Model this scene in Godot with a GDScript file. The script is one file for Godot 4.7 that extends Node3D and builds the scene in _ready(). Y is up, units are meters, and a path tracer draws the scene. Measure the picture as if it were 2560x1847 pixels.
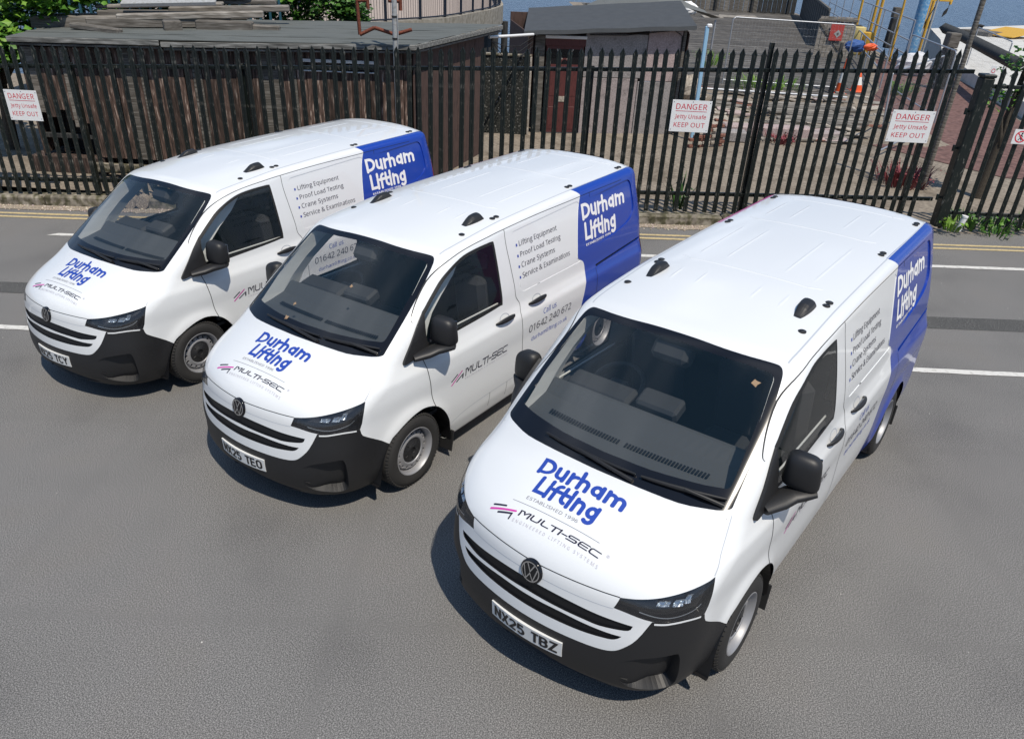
extends Node3D

# A parking lot that falls gently towards a river: the lot, its markings and the vans lie in the lot's own tilted frame (LOT), everything behind the fence stands upright in the world.
const LOT_TURN := Basis(Vector3(0.9998, 0.01727, -0.00993), Vector3(-0.01765, 0.99904, -0.04006), Vector3(0.00923, 0.04023, 0.99915))
var LOT := Transform3D(LOT_TURN, Vector3(0.0676, 0.0037, 0.1535))
const YARD := -0.45

const FALLEN := [
	[2, 1.42, 0.60, 0.028, "dry leaf stuck at the top corner of the nearest van's windscreen"],
	[1, 0.853, -0.22, 0.018, "dry leaf on the middle van's windscreen above its left wiper"],
	[1, 0.74, -0.20, 0.024, "dry brown leaf by the wiper end on the middle van's windscreen"],
	[1, 1.107, 0.197, 0.018, "dry leaf halfway up the middle van's windscreen"]]

var rng := RandomNumberGenerator.new()
var used := {}
var M := {}


func _ready() -> void:
	rng.seed = 20250
	var cam := Camera3D.new()
	cam.name = "camera"
	cam.keep_aspect = Camera3D.KEEP_HEIGHT
	cam.fov = 52.286
	cam.near = 0.1
	cam.far = 900.0
	add_child(cam)
	cam.transform = Transform3D(Basis(Vector3(0.99872, 0.04386, -0.02522), Vector3(-0.05059, 0.86579, -0.49785), Vector3(0.0, 0.49849, 0.8669)), Vector3(0, 3.8315, 0))
	cam.current = true
	var we := WorldEnvironment.new()
	we.name = "world_environment"
	var env := Environment.new()
	env.background_mode = Environment.BG_SKY
	var sm := ProceduralSkyMaterial.new()
	sm.sky_top_color = Color(0.30, 0.48, 0.68)
	sm.sky_horizon_color = Color(0.66, 0.76, 0.88)
	sm.sky_curve = 0.12
	sm.ground_bottom_color = Color(0.22, 0.22, 0.21)
	sm.ground_horizon_color = Color(0.60, 0.66, 0.72)
	sm.sky_energy_multiplier = 1.0
	sm.sky_cover = cloud_cover()
	sm.sky_cover_modulate = Color(1, 1, 1, 0.8)
	var sky := Sky.new()
	sky.sky_material = sm
	env.sky = sky
	env.tonemap_mode = Environment.TONE_MAPPER_LINEAR
	env.tonemap_exposure = 1.02
	env.background_energy_multiplier = 0.95
	env.sdfgi_enabled = true
	env.ssao_enabled = true
	env.ssil_enabled = true
	we.environment = env
	add_child(we)
	var sun := DirectionalLight3D.new()
	sun.name = "sun"
	sun.light_energy = 1.35
	sun.light_color = Color(1.0, 0.965, 0.91)
	sun.light_angular_distance = 0.53
	sun.shadow_enabled = true
	add_child(sun)
	sun.look_at_from_position(Vector3(0.239, 0.888, 0.393) * 50.0, Vector3.ZERO, Vector3.UP)
	make_materials()
	lot()
	fences()
	left_shed()
	middle_shed()
	promenade()
	jetty()
	greenery()
	vans()


func cloud_cover() -> ImageTexture:
	var n := FastNoiseLite.new()
	n.seed = 5
	n.frequency = 0.9
	n.fractal_octaves = 5
	var w := 512
	var h := 256
	var im := Image.create(w, h, false, Image.FORMAT_RGBA8)
	for y in h:
		for x in w:
			var th := TAU * x / w
			var ph := PI * y / h
			var d := Vector3(sin(ph) * cos(th), cos(ph), sin(ph) * sin(th))
			var c := 0.0
			if d.y > 0.0:
				var p := d / (d.y + 0.25)
				c = smoothstep(0.02, 0.5, n.get_noise_3d(p.x * 1.6, p.z * 1.6, 3.0)) * smoothstep(0.0, 0.15, d.y)
			im.set_pixel(x, y, Color(1, 1, 1, c * 0.7))
	return ImageTexture.create_from_image(im)


# ---------------------------------------------------------------- naming and grouping
func numbered(n: String) -> String:
	used[n] = used.get(n, 0) + 1
	return n if used[n] == 1 else "%s_%03d" % [n, used[n] - 1]


func tag(o: Node3D, label: String, category: String, group := "") -> Node3D:
	o.set_meta("label", label)
	o.set_meta("category", category)
	if group:
		o.set_meta("group", group)
	return o


func thing(called: String, label: String, category: String, at := Vector3.ZERO, group := "") -> Node3D:
	var o := Node3D.new()
	o.name = numbered(called)
	add_child(o)
	o.position = at
	return tag(o, label, category, group)


func obj(called: String, s: Soup, m: Material, parent: Node3D = null) -> MeshInstance3D:
	var o := MeshInstance3D.new()
	o.mesh = s.mesh()
	o.material_override = m
	o.name = called if parent else numbered(called)
	(parent if parent else self).add_child(o, true)
	return o


func inst(called: String, mesh: Mesh, m: Material, parent: Node3D, t: Transform3D) -> MeshInstance3D:
	var o := MeshInstance3D.new()
	o.mesh = mesh
	o.material_override = m
	o.transform = t
	o.name = called if parent != self else numbered(called)
	parent.add_child(o, true)
	return o


func struct(called: String, s: Soup, m: Material, t := Transform3D()) -> MeshInstance3D:
	var o := obj(called, s, m)
	o.transform = t
	o.set_meta("kind", "structure")
	return o


# ---------------------------------------------------------------- triangles
class Soup:
	var p := PackedVector3Array()
	var n := PackedVector3Array()
	var c := PackedColorArray()
	var tint := Color(1, 1, 1)
	var tinted := false

	func tri(a: Vector3, b: Vector3, d: Vector3, na: Vector3, nb: Vector3, nd: Vector3) -> void:
		var g := (b - a).cross(d - a)
		if g.length_squared() < 1e-16:
			return
		p.append(a)
		n.append(na)
		if g.dot(na + nb + nd) > 0.0:
			p.append(d)
			p.append(b)
			n.append(nd)
			n.append(nb)
		else:
			p.append(b)
			p.append(d)
			n.append(nb)
			n.append(nd)
		if tinted:
			for i in 3:
				c.append(tint)

	func flat(a: Vector3, b: Vector3, d: Vector3, out := Vector3.ZERO) -> void:
		var g := (b - a).cross(d - a)
		if g.length_squared() < 1e-16:
			return
		g = g.normalized()
		if g.dot(out) < 0.0:
			g = -g
		tri(a, b, d, g, g, g)

	func quad(a: Vector3, b: Vector3, d: Vector3, e: Vector3, out := Vector3.ZERO) -> void:
		flat(a, b, d, out)
		flat(a, d, e, out)

	func squad(a: Vector3, b: Vector3, d: Vector3, e: Vector3, na: Vector3, nb: Vector3, nd: Vector3, ne: Vector3) -> void:
		tri(a, b, d, na, nb, nd)
		tri(a, d, e, na, nd, ne)

	func box(at: Vector3, size: Vector3, turn := Basis(), bevel := 0.0) -> void:
		var h := size * 0.5
		var b: float = minf(bevel, minf(h.x, minf(h.y, h.z)) * 0.8)
		for ax in 3:
			for s in [-1.0, 1.0]:
				var u := (ax + 1) % 3
				var v := (ax + 2) % 3
				var q := []
				for k in [[-1, -1], [1, -1], [1, 1], [-1, 1]]:
					var w := Vector3()
					w[ax] = s * h[ax]
					w[u] = k[0] * (h[u] - b)
					w[v] = k[1] * (h[v] - b)
					q.append(at + turn * w)
				var o := Vector3()
				o[ax] = s
				quad(q[0], q[1], q[2], q[3], turn * o)
		if b <= 0.0:
			return
		for ax in 3:
			var u := (ax + 1) % 3
			var v := (ax + 2) % 3
			for su in [-1.0, 1.0]:
				for sv in [-1.0, 1.0]:
					var q := []
					for k in [[-1, 0], [1, 0], [1, 1], [-1, 1]]:
						var w := Vector3()
						w[ax] = k[0] * (h[ax] - b)
						w[u] = su * (h[u] - (b if k[1] == 0 else 0.0))
						w[v] = sv * (h[v] - (0.0 if k[1] == 0 else b))
						q.append(at + turn * w)
					var o := Vector3()
					o[u] = su
					o[v] = sv
					quad(q[0], q[1], q[2], q[3], turn * o)
		for sx in [-1.0, 1.0]:
			for sy in [-1.0, 1.0]:
				for sz in [-1.0, 1.0]:
					var sg := Vector3(sx, sy, sz)
					var q := []
					for ax in 3:
						var w := sg * (h - Vector3.ONE * b)
						w[ax] = sg[ax] * h[ax]
						q.append(at + turn * w)
					flat(q[0], q[1], q[2], turn * sg)

	# A tube along a path; radii may be one number or one for each point.
	func tube(path: Array, radius, sides := 8, closed := false, squash := 1.0, up := Vector3.UP) -> void:
		var cnt := path.size()
		var rings := []
		var norms := []
		for i in cnt:
			var prev: Vector3 = path[(i - 1 + cnt) % cnt] if closed or i > 0 else path[i]
			var next: Vector3 = path[(i + 1) % cnt] if closed or i < cnt - 1 else path[i]
			var d := (next - prev).normalized()
			var x := d.cross(up)
			if x.length() < 0.05:
				x = d.cross(Vector3(0.3, 0.1, 1.0))
			x = x.normalized()
			var y := x.cross(d).normalized()
			var r: float = radius[i] if radius is Array else radius
			var ring := []
			var nn := []
			for k in sides:
				var a := TAU * k / sides
				var q := x * cos(a) + y * sin(a) * squash
				ring.append((path[i] as Vector3) + q * r)
				nn.append((x * cos(a) * squash + y * sin(a)).normalized())
			rings.append(ring)
			norms.append(nn)
		for i in (cnt if closed else cnt - 1):
			var j := (i + 1) % cnt
			for k in sides:
				var l := (k + 1) % sides
				squad(rings[i][k], rings[i][l], rings[j][l], rings[j][k], norms[i][k], norms[i][l], norms[j][l], norms[j][k])
		if not closed:
			for e in [0, cnt - 1]:
				var d: Vector3 = (path[1] - path[0]) * -1.0 if e == 0 else path[cnt - 1] - path[cnt - 2]
				for k in range(1, sides - 1):
					flat(rings[e][0], rings[e][k], rings[e][k + 1], d)

	# Profile of (radius, height) turned about the y axis of the transform; smooth except where a point repeats.
	func lathe(profile: Array, t: Transform3D, sides := 32) -> void:
		for i in profile.size() - 1:
			var a: Vector2 = profile[i]
			var b: Vector2 = profile[i + 1]
			if a.distance_to(b) < 1e-6:
				continue
			var na := lnorm(profile, i, i)
			var nb := lnorm(profile, i + 1, i)
			for k in sides:
				var q := []
				var m := []
				for w in [[a, na, k], [a, na, k + 1], [b, nb, k + 1], [b, nb, k]]:
					var an: float = TAU * w[2] / sides
					var e := Vector3(cos(an), 0, sin(an))
					q.append(t * (e * w[0].x + Vector3.UP * w[0].y))
					m.append((t.basis * (e * w[1].x + Vector3.UP * w[1].y)).normalized())
				squad(q[0], q[1], q[2], q[3], m[0], m[1], m[2], m[3])

	func lnorm(profile: Array, i: int, seg: int) -> Vector2:
		var d := Vector2()
		for s in [i - 1, i]:
			if s < 0 or s >= profile.size() - 1:
				continue
			var e: Vector2 = profile[s + 1] - profile[s]
			if e.length() < 1e-6:
				continue
			if s != seg:
				var f: Vector2 = profile[seg + 1] - profile[seg]
				if e.normalized().dot(f.normalized()) < 0.5:
					continue
			d += e.normalized()
		return Vector2(d.y, -d.x).normalized()

	func add(o: Soup, t := Transform3D()) -> void:
		for i in o.p.size():
			p.append(t * o.p[i])
			n.append((t.basis * o.n[i]).normalized())
		if tinted:
			for i in o.p.size():
				c.append(tint)

	func mirrored() -> Soup:
		var s := Soup.new()
		for i in range(0, p.size(), 3):
			var k := Vector3(-1, 1, 1)
			s.tri(p[i] * k, p[i + 1] * k, p[i + 2] * k, n[i] * k, n[i + 1] * k, n[i + 2] * k)
		return s

	func both() -> Soup:
		var s := mirrored()
		s.p.append_array(p)
		s.n.append_array(n)
		return s

	func shifted(d: float) -> Soup:
		var s := Soup.new()
		s.n = n.duplicate()
		s.p = p.duplicate()
		for i in p.size():
			s.p[i] = p[i] - n[i] * d
		return s

	func mesh() -> ArrayMesh:
		var a := []
		a.resize(Mesh.ARRAY_MAX)
		a[Mesh.ARRAY_VERTEX] = p
		a[Mesh.ARRAY_NORMAL] = n
		if tinted:
			a[Mesh.ARRAY_COLOR] = c
		var m := ArrayMesh.new()
		if p.size():
			m.add_surface_from_arrays(Mesh.PRIMITIVE_TRIANGLES, a)
		return m


# ---------------------------------------------------------------- materials
func lin(r: float, g: float, b: float, a := 1.0) -> Color:
	var c := Color(r, g, b).linear_to_srgb()
	c.a = a
	return c


func plain(r: float, g: float, b: float, rough := 0.6, metal := 0.0) -> StandardMaterial3D:
	var m := StandardMaterial3D.new()
	m.albedo_color = lin(r, g, b)
	m.roughness = rough
	m.metallic = metal
	return m


func noise_tex(stops: Array, freq: float, seed_: int, size := 512, kind := FastNoiseLite.TYPE_SIMPLEX_SMOOTH, octaves := 4, stretch := Vector2.ONE) -> Texture2D:
	var n := FastNoiseLite.new()
	n.noise_type = kind
	n.seed = seed_
	n.frequency = freq
	n.fractal_octaves = octaves
	var t := NoiseTexture2D.new()
	t.width = size
	t.height = size
	t.seamless = true
	t.generate_mipmaps = false
	t.noise = n
	var g := Gradient.new()
	var offs := PackedFloat32Array()
	var cols := PackedColorArray()
	for s in stops:
		offs.append(s[0])
		cols.append(lin(s[1], s[2], s[3]))
	g.offsets = offs
	g.colors = cols
	t.color_ramp = g
	return t


func textured(stops: Array, freq: float, seed_: int, scale: Vector3, rough := 0.85, size := 512, kind := FastNoiseLite.TYPE_SIMPLEX_SMOOTH, world := true, octaves := 4) -> StandardMaterial3D:
	var m := StandardMaterial3D.new()
	m.albedo_texture = noise_tex(stops, freq, seed_, size, kind, octaves)
	m.uv1_triplanar = true
	m.uv1_world_triplanar = world
	m.uv1_scale = scale
	m.roughness = rough
	return m


func worn(m: StandardMaterial3D, stops: Array, freq: float, seed_: int, scale: Vector3, world := true) -> StandardMaterial3D:
	m.detail_enabled = true
	m.detail_blend_mode = BaseMaterial3D.BLEND_MODE_MUL
	m.detail_uv_layer = BaseMaterial3D.DETAIL_UV_2
	m.detail_albedo = noise_tex(stops, freq, seed_, 512)
	m.uv2_triplanar = true
	m.uv2_world_triplanar = world
	m.uv2_scale = scale
	return m


func bumpy(m: StandardMaterial3D, freq: float, seed_: int, cm: float, size := 512, octaves := 3) -> StandardMaterial3D:
	m.heightmap_enabled = true
	m.heightmap_texture = noise_tex([[0.0, 0, 0, 0], [1.0, 1, 1, 1]], freq, seed_, size, FastNoiseLite.TYPE_SIMPLEX, octaves)
	m.heightmap_scale = cm
	return m


func make_materials() -> void:
	# asphalt: pale weathered binder with dark and light aggregate
	var a := textured([[0.0, 0.055, 0.053, 0.051], [0.3, 0.105, 0.102, 0.098], [0.5, 0.158, 0.153, 0.147], [0.7, 0.215, 0.208, 0.198], [0.9, 0.36, 0.35, 0.335]], 0.19, 11, Vector3.ONE * 0.42, 0.88, 1024, FastNoiseLite.TYPE_SIMPLEX, true, 2)
	worn(a, [[0.0, 0.76, 0.76, 0.77], [0.35, 0.93, 0.93, 0.93], [0.65, 1, 1, 1], [1.0, 1.0, 0.985, 0.96]], 0.012, 12, Vector3.ONE * 0.09)
	bumpy(a, 0.25, 13, 0.12, 1024, 2)
	M.asphalt = a
	M.patch = worn(textured([[0.0, 0.03, 0.03, 0.029], [0.5, 0.072, 0.071, 0.068], [0.75, 0.11, 0.11, 0.105], [0.92, 0.3, 0.29, 0.28]], 0.2, 15, Vector3.ONE * 0.42, 0.9, 512, FastNoiseLite.TYPE_SIMPLEX, true, 2), [[0.0, 0.8, 0.8, 0.8], [1.0, 1, 1, 1]], 0.02, 16, Vector3.ONE * 0.2)
	M.line_white = worn(plain(0.66, 0.65, 0.62, 0.7), [[0.0, 0.5, 0.49, 0.47], [0.36, 0.92, 0.91, 0.89], [1.0, 1, 1, 1]], 0.05, 17, Vector3.ONE * 0.5)
	M.line_yellow = worn(plain(0.6, 0.46, 0.24, 0.75), [[0.0, 0.45, 0.5, 0.6], [0.4, 0.85, 0.88, 0.9], [1.0, 1, 1, 1]], 0.06, 18, Vector3.ONE * 0.5)
	M.gravel = textured([[0.0, 0.09, 0.075, 0.06], [0.4, 0.26, 0.21, 0.16], [0.6, 0.38, 0.32, 0.25], [1.0, 0.55, 0.48, 0.4]], 0.09, 19, Vector3.ONE * 0.9, 0.95, 512, FastNoiseLite.TYPE_CELLULAR)
	M.concrete_old = worn(textured([[0.0, 0.09, 0.08, 0.06], [0.45, 0.2, 0.175, 0.14], [0.7, 0.28, 0.25, 0.2], [1.0, 0.36, 0.33, 0.27]], 0.02, 21, Vector3.ONE * 0.6, 0.95), [[0.0, 0.16, 0.18, 0.1], [0.36, 0.4, 0.41, 0.3], [0.6, 1, 1, 1], [1.0, 1, 1, 1]], 0.012, 22, Vector3.ONE * 0.9)
	M.yard = worn(textured([[0.0, 0.16, 0.135, 0.105], [0.5, 0.25, 0.21, 0.165], [0.8, 0.32, 0.275, 0.215], [1.0, 0.42, 0.37, 0.3]], 0.05, 23, Vector3.ONE * 0.35, 0.95, 512), [[0.0, 0.5, 0.48, 0.45], [0.45, 0.9, 0.9, 0.9], [1.0, 1, 1, 1]], 0.015, 24, Vector3.ONE * 0.12)
	M.deck = worn(textured([[0.0, 0.035, 0.033, 0.03], [0.5, 0.085, 0.08, 0.073], [0.8, 0.14, 0.13, 0.12], [1.0, 0.24, 0.23, 0.21]], 0.03, 25, Vector3(0.5, 0.5, 3.0), 0.95), [[0.0, 0.5, 0.52, 0.45], [0.5, 1, 1, 1], [1.0, 1, 1, 1]], 0.02, 26, Vector3.ONE * 0.15)
	var w := plain(0.012, 0.022, 0.035, 0.12)
	w.metallic_specular = 0.6
	w.normal_enabled = true
	var wn := FastNoiseLite.new()
	wn.seed = 31
	wn.frequency = 0.02
	var wt := NoiseTexture2D.new()
	wt.width = 512
	wt.height = 512
	wt.seamless = true
	wt.as_normal_map = true
	wt.bump_strength = 6.0
	wt.generate_mipmaps = false
	wt.noise = wn
	w.normal_texture = wt
	w.normal_scale = 0.7
	w.uv1_triplanar = true
	w.uv1_world_triplanar = true
	w.uv1_scale = Vector3(0.05, 0.05, 0.11)
	M.water = w
	# vans
	var paint := plain(0.74, 0.755, 0.76, 0.35)
	paint.clearcoat_enabled = true
	paint.clearcoat = 0.8
	paint.clearcoat_roughness = 0.04
	M.white = paint
	var blue := plain(0.004, 0.04, 0.34, 0.4)
	blue.clearcoat_enabled = true
	blue.clearcoat = 0.9
	blue.clearcoat_roughness = 0.06
	M.blue = blue
	var pink := plain(0.62, 0.05, 0.30, 0.35)
	pink.clearcoat_enabled = true
	pink.clearcoat = 0.9
	pink.clearcoat_roughness = 0.06
	M.pink = pink
	M.purple = plain(0.06, 0.02, 0.06, 0.25)
	M.blue_ink = plain(0.02, 0.06, 0.36, 0.4)
	M.white_ink = plain(0.82, 0.82, 0.82, 0.4)
	M.dark_ink = plain(0.018, 0.017, 0.04, 0.4)
	M.grey_ink = plain(0.2, 0.2, 0.23, 0.4)
	M.pale_ink = plain(0.42, 0.4, 0.46, 0.4)
	M.pink_ink = plain(0.6, 0.05, 0.36, 0.4)
	M.plastic = bumpy(tri(plain(0.014, 0.014, 0.015, 0.5), 6.0), 0.3, 33, 0.02)
	M.gloss_black = plain(0.008, 0.008, 0.01, 0.12)
	M.slot = plain(0.005, 0.005, 0.006, 0.45)
	M.gap = plain(0.012, 0.013, 0.016, 0.7)
	M.seam = plain(0.42, 0.45, 0.5, 0.6)
	M.rubber = plain(0.012, 0.012, 0.012, 0.65)
	M.tyre = bumpy(tri(plain(0.022, 0.021, 0.02, 0.8), 5.0), 0.2, 34, 0.05)
	M.rim = plain(0.33, 0.33, 0.34, 0.5, 0.45)
	M.chrome = plain(0.75, 0.76, 0.78, 0.12, 1.0)
	M.lamp_grey = plain(0.45, 0.5, 0.55, 0.2, 0.8)
	M.trim_dark = plain(0.03, 0.033, 0.036, 0.7)
	M.trim_mid = plain(0.06, 0.066, 0.07, 0.75)
	M.trim_light = plain(0.66, 0.68, 0.65, 0.8)
	M.dry_leaf = plain(0.3, 0.2, 0.12, 0.8)
	M.canvas = plain(0.13, 0.135, 0.13, 0.9)
	M.seat = plain(0.025, 0.027, 0.03, 0.9)
	M.red_plastic = plain(0.55, 0.03, 0.02, 0.5)
	var g := plain(0.02, 0.035, 0.04, 0.0)
	g.albedo_color.a = 0.16
	g.transparency = BaseMaterial3D.TRANSPARENCY_ALPHA
	M.glass = g
	var gl := plain(0.3, 0.32, 0.34, 0.0)
	gl.albedo_color.a = 0.04
	gl.transparency = BaseMaterial3D.TRANSPARENCY_ALPHA
	M.lens = gl
	M.plate = plain(0.7, 0.7, 0.68, 0.4)
	M.plate_ink = plain(0.012, 0.012, 0.014, 0.45)
	# the fence and what stands behind it
	M.pale = worn(plain(0.3, 0.3, 0.28, 0.45), [[0.0, 0.016, 0.03, 0.026], [0.69, 0.016, 0.03, 0.026], [0.75, 0.12, 0.12, 0.11], [1.0, 0.9, 0.9, 0.85]], 0.03, 40, Vector3(1.2, 0.35, 1.2))
	M.sign_white = plain(0.78, 0.78, 0.77, 0.5)
	M.sign_red = plain(0.62, 0.025, 0.05, 0.5)
	M.screw = plain(0.08, 0.1, 0.14, 0.4, 0.6)
	M.galv = plain(0.42, 0.44, 0.47, 0.45, 0.6)
	M.rust = textured([[0.0, 0.06, 0.015, 0.008], [0.5, 0.16, 0.045, 0.025], [1.0, 0.26, 0.09, 0.05]], 0.05, 41, Vector3.ONE * 2.0, 0.95, 256)
	M.pole_grey = worn(plain(0.35, 0.36, 0.36, 0.6), [[0.0, 0.55, 0.5, 0.42], [0.5, 1, 1, 1], [1.0, 1, 1, 1]], 0.03, 42, Vector3.ONE)
	M.felt = worn(textured([[0.0, 0.075, 0.082, 0.078], [0.5, 0.105, 0.113, 0.107], [1.0, 0.15, 0.158, 0.15]], 0.2, 43, Vector3.ONE * 1.0, 0.95, 512), [[0.0, 0.6, 0.62, 0.6], [0.45, 1, 1, 1], [1.0, 1.0, 1, 1]], 0.012, 44, Vector3(0.16, 0.5, 0.5))
	M.felt_dark = worn(textured([[0.0, 0.045, 0.05, 0.056], [0.5, 0.062, 0.068, 0.074], [1.0, 0.085, 0.09, 0.096]], 0.2, 45, Vector3.ONE, 0.9, 512), [[0.0, 0.75, 0.76, 0.78], [1.0, 1, 1, 1]], 0.02, 46, Vector3.ONE * 0.3)
	M.fascia = wood([[0.0, 0.05, 0.05, 0.046], [0.5, 0.16, 0.16, 0.15], [1.0, 0.4, 0.4, 0.38]], 47, Vector3(0.35, 3.0, 3.0))
	M.planks = []
	for i in 5:
		var k: float = [1.35, 1.8, 2.3, 1.1, 1.9][i]
		M.planks.append(wood([[0.0, 0.012 * k, 0.008 * k, 0.006 * k], [0.42, 0.044 * k, 0.028 * k, 0.022 * k], [0.66, 0.062 * k, 0.04 * k, 0.032 * k], [0.82, 0.15 * k, 0.115 * k, 0.095 * k], [1.0, 0.3 * k, 0.26 * k, 0.23 * k]], 50 + i, Vector3(4.0, 0.5, 4.0)))
	M.grey_wood = []
	for i in 4:
		var k: float = [0.8, 1.0, 1.25, 0.62][i]
		M.grey_wood.append(wood([[0.0, 0.05 * k, 0.043 * k, 0.035 * k], [0.4, 0.15 * k, 0.135 * k, 0.115 * k], [0.7, 0.24 * k, 0.22 * k, 0.195 * k], [1.0, 0.42 * k, 0.4 * k, 0.36 * k]], 60 + i, Vector3(0.35, 4.0, 4.0)))
	M.panel = []
	for i in 3:
		var k: float = [1.2, 1.32, 1.45][i]
		var pr: Vector3 = [Vector3(1, 1, 1), Vector3(1.06, 0.98, 0.98), Vector3(1.12, 0.96, 0.95)][i] * k
		M.panel.append(worn(textured([[0.0, 0.18 * pr.x, 0.168 * pr.y, 0.165 * pr.z], [0.5, 0.26 * pr.x, 0.242 * pr.y, 0.236 * pr.z], [1.0, 0.36 * pr.x, 0.335 * pr.y, 0.33 * pr.z]], 0.05, 66 + i, Vector3.ONE * 0.8, 0.95), [[0.0, 0.4, 0.4, 0.4], [0.3, 0.85, 0.85, 0.85], [1.0, 1, 1, 1]], 0.02, 70 + i, Vector3(0.35, 0.35, 0.35)))
	M.door_red = worn(plain(0.1, 0.026, 0.024, 0.55), [[0.0, 0.5, 0.5, 0.5], [0.5, 1, 1, 1], [1.0, 1.25, 1.2, 1.2]], 0.02, 73, Vector3(2, 0.4, 2))
	M.brown_wall = worn(plain(0.085, 0.05, 0.041, 0.85), [[0.0, 0.3, 0.3, 0.3], [0.5, 0.95, 0.95, 0.95], [1.0, 1.3, 1.35, 1.4]], 0.02, 74, Vector3(1.5, 0.3, 1.5))
	M.black_wall = textured([[0.0, 0.008, 0.009, 0.008], [0.55, 0.022, 0.024, 0.02], [0.72, 0.05, 0.05, 0.045], [0.85, 0.3, 0.29, 0.27], [1.0, 0.5, 0.49, 0.45]], 0.035, 75, Vector3.ONE * 0.8, 0.95, 512)
	M.brick = textured([[0.0, 0.1, 0.045, 0.032], [0.5, 0.2, 0.08, 0.055], [1.0, 0.36, 0.26, 0.21]], 0.03, 76, Vector3.ONE * 2.0, 0.95, 256)
	M.pale_stone = textured([[0.0, 0.2, 0.17, 0.14], [0.5, 0.36, 0.32, 0.27], [1.0, 0.55, 0.51, 0.45]], 0.03, 77, Vector3.ONE * 1.5, 0.95, 256)
	M.quay = worn(textured([[0.0, 0.2, 0.18, 0.145], [0.5, 0.32, 0.29, 0.24], [1.0, 0.44, 0.41, 0.35]], 0.03, 78, Vector3.ONE * 0.5, 0.95, 256), [[0.0, 0.5, 0.48, 0.42], [0.5, 1, 1, 1], [1.0, 1, 1, 1]], 0.02, 79, Vector3(0.5, 0.2, 0.5))
	M.paving = textured([[0.0, 0.3, 0.24, 0.2], [1.0, 0.42, 0.35, 0.3]], 0.05, 80, Vector3.ONE * 0.4, 0.95, 256)
	M.rail_dark = plain(0.01, 0.016, 0.03, 0.5)
	M.blue_paint = worn(plain(0.5, 0.52, 0.56, 0.6), [[0.0, 0.12, 0.4, 0.75], [0.45, 0.2, 0.55, 0.9], [0.62, 0.4, 0.7, 0.95], [1.0, 1.0, 1, 1]], 0.02, 81, Vector3.ONE * 0.6)
	M.yellow = worn(plain(0.58, 0.34, 0.04, 0.6), [[0.0, 0.45, 0.4, 0.4], [0.4, 1, 1, 1], [1.0, 1.1, 1.1, 1.2]], 0.03, 82, Vector3.ONE * 0.8)
	M.yellow_pale = plain(0.62, 0.5, 0.2, 0.6)
	M.orange = plain(0.72, 0.1, 0.02, 0.55)
	M.cone_white = plain(0.72, 0.72, 0.7, 0.5)
	M.red_board = worn(plain(0.45, 0.06, 0.05, 0.6), [[0.0, 0.6, 0.6, 0.6], [0.5, 1, 1, 1], [1.0, 1.1, 1.2, 1.2]], 0.03, 83, Vector3.ONE)
	M.pontoon = worn(textured([[0.0, 0.5, 0.49, 0.46], [1.0, 0.62, 0.61, 0.58]], 0.05, 84, Vector3.ONE * 0.4, 0.9, 256), [[0.0, 0.75, 0.74, 0.72], [0.5, 1, 1, 1], [1.0, 1, 1, 1]], 0.02, 85, Vector3.ONE * 0.1)
	M.red_deck = worn(textured([[0.0, 0.1, 0.05, 0.042], [0.5, 0.15, 0.08, 0.068], [1.0, 0.22, 0.13, 0.11]], 0.04, 86, Vector3.ONE * 0.5, 0.95, 256), [[0.0, 0.5, 0.5, 0.5], [0.5, 1, 1, 1], [1.0, 1, 1, 1]], 0.02, 87, Vector3.ONE * 0.25)
	M.deck_planks = []
	for i in 3:
		var k: float = [0.75, 1.0, 1.3][i]
		M.deck_planks.append(wood([[0.0, 0.03 * k, 0.028 * k, 0.025 * k], [0.5, 0.085 * k, 0.078 * k, 0.07 * k], [0.8, 0.14 * k, 0.13 * k, 0.118 * k], [1.0, 0.26 * k, 0.25 * k, 0.23 * k]], 92 + i, Vector3(0.3, 3.0, 2.0)))
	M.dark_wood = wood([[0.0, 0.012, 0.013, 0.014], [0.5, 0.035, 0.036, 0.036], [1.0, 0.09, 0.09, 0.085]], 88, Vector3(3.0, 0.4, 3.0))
	M.leafs = []
	for l in [[0.10, 0.24, 0.022], [0.06, 0.16, 0.018], [0.16, 0.3, 0.03], [0.035, 0.1, 0.016]]:
		var lm := plain(l[0], l[1], l[2], 0.5)
		lm.backlight_enabled = true
		lm.backlight = lin(l[0] * 0.9, l[1] * 0.9, l[2] * 0.5)
		lm.vertex_color_use_as_albedo = true
		M.leafs.append(lm)
	M.bark = textured([[0.0, 0.03, 0.024, 0.018], [1.0, 0.1, 0.085, 0.065]], 0.05, 90, Vector3(4, 1, 4), 0.95, 256)
	var rl := plain(0.2, 0.035, 0.05, 0.7)
	rl.vertex_color_use_as_albedo = true
	M.red_leaf = rl


func tri(m: StandardMaterial3D, scale: float) -> StandardMaterial3D:
	m.uv1_triplanar = true
	m.uv1_scale = Vector3.ONE * scale
	return m


func wood(stops: Array, seed_: int, scale: Vector3) -> StandardMaterial3D:
	var m := textured(stops, 0.02, seed_, scale, 0.9, 256, FastNoiseLite.TYPE_SIMPLEX_SMOOTH, true, 5)
	return m


# ---------------------------------------------------------------- the van: one smooth solid F(u, v, h) < 0; u runs back from the nose, v to the vehicle's left, h up
var tW: PackedFloat32Array
var tN: PackedFloat32Array
var tR: PackedFloat32Array
var tB: PackedFloat32Array
const HUB_F := 0.975
const HUB_R := 4.13
const HUB_H := 0.327


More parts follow.
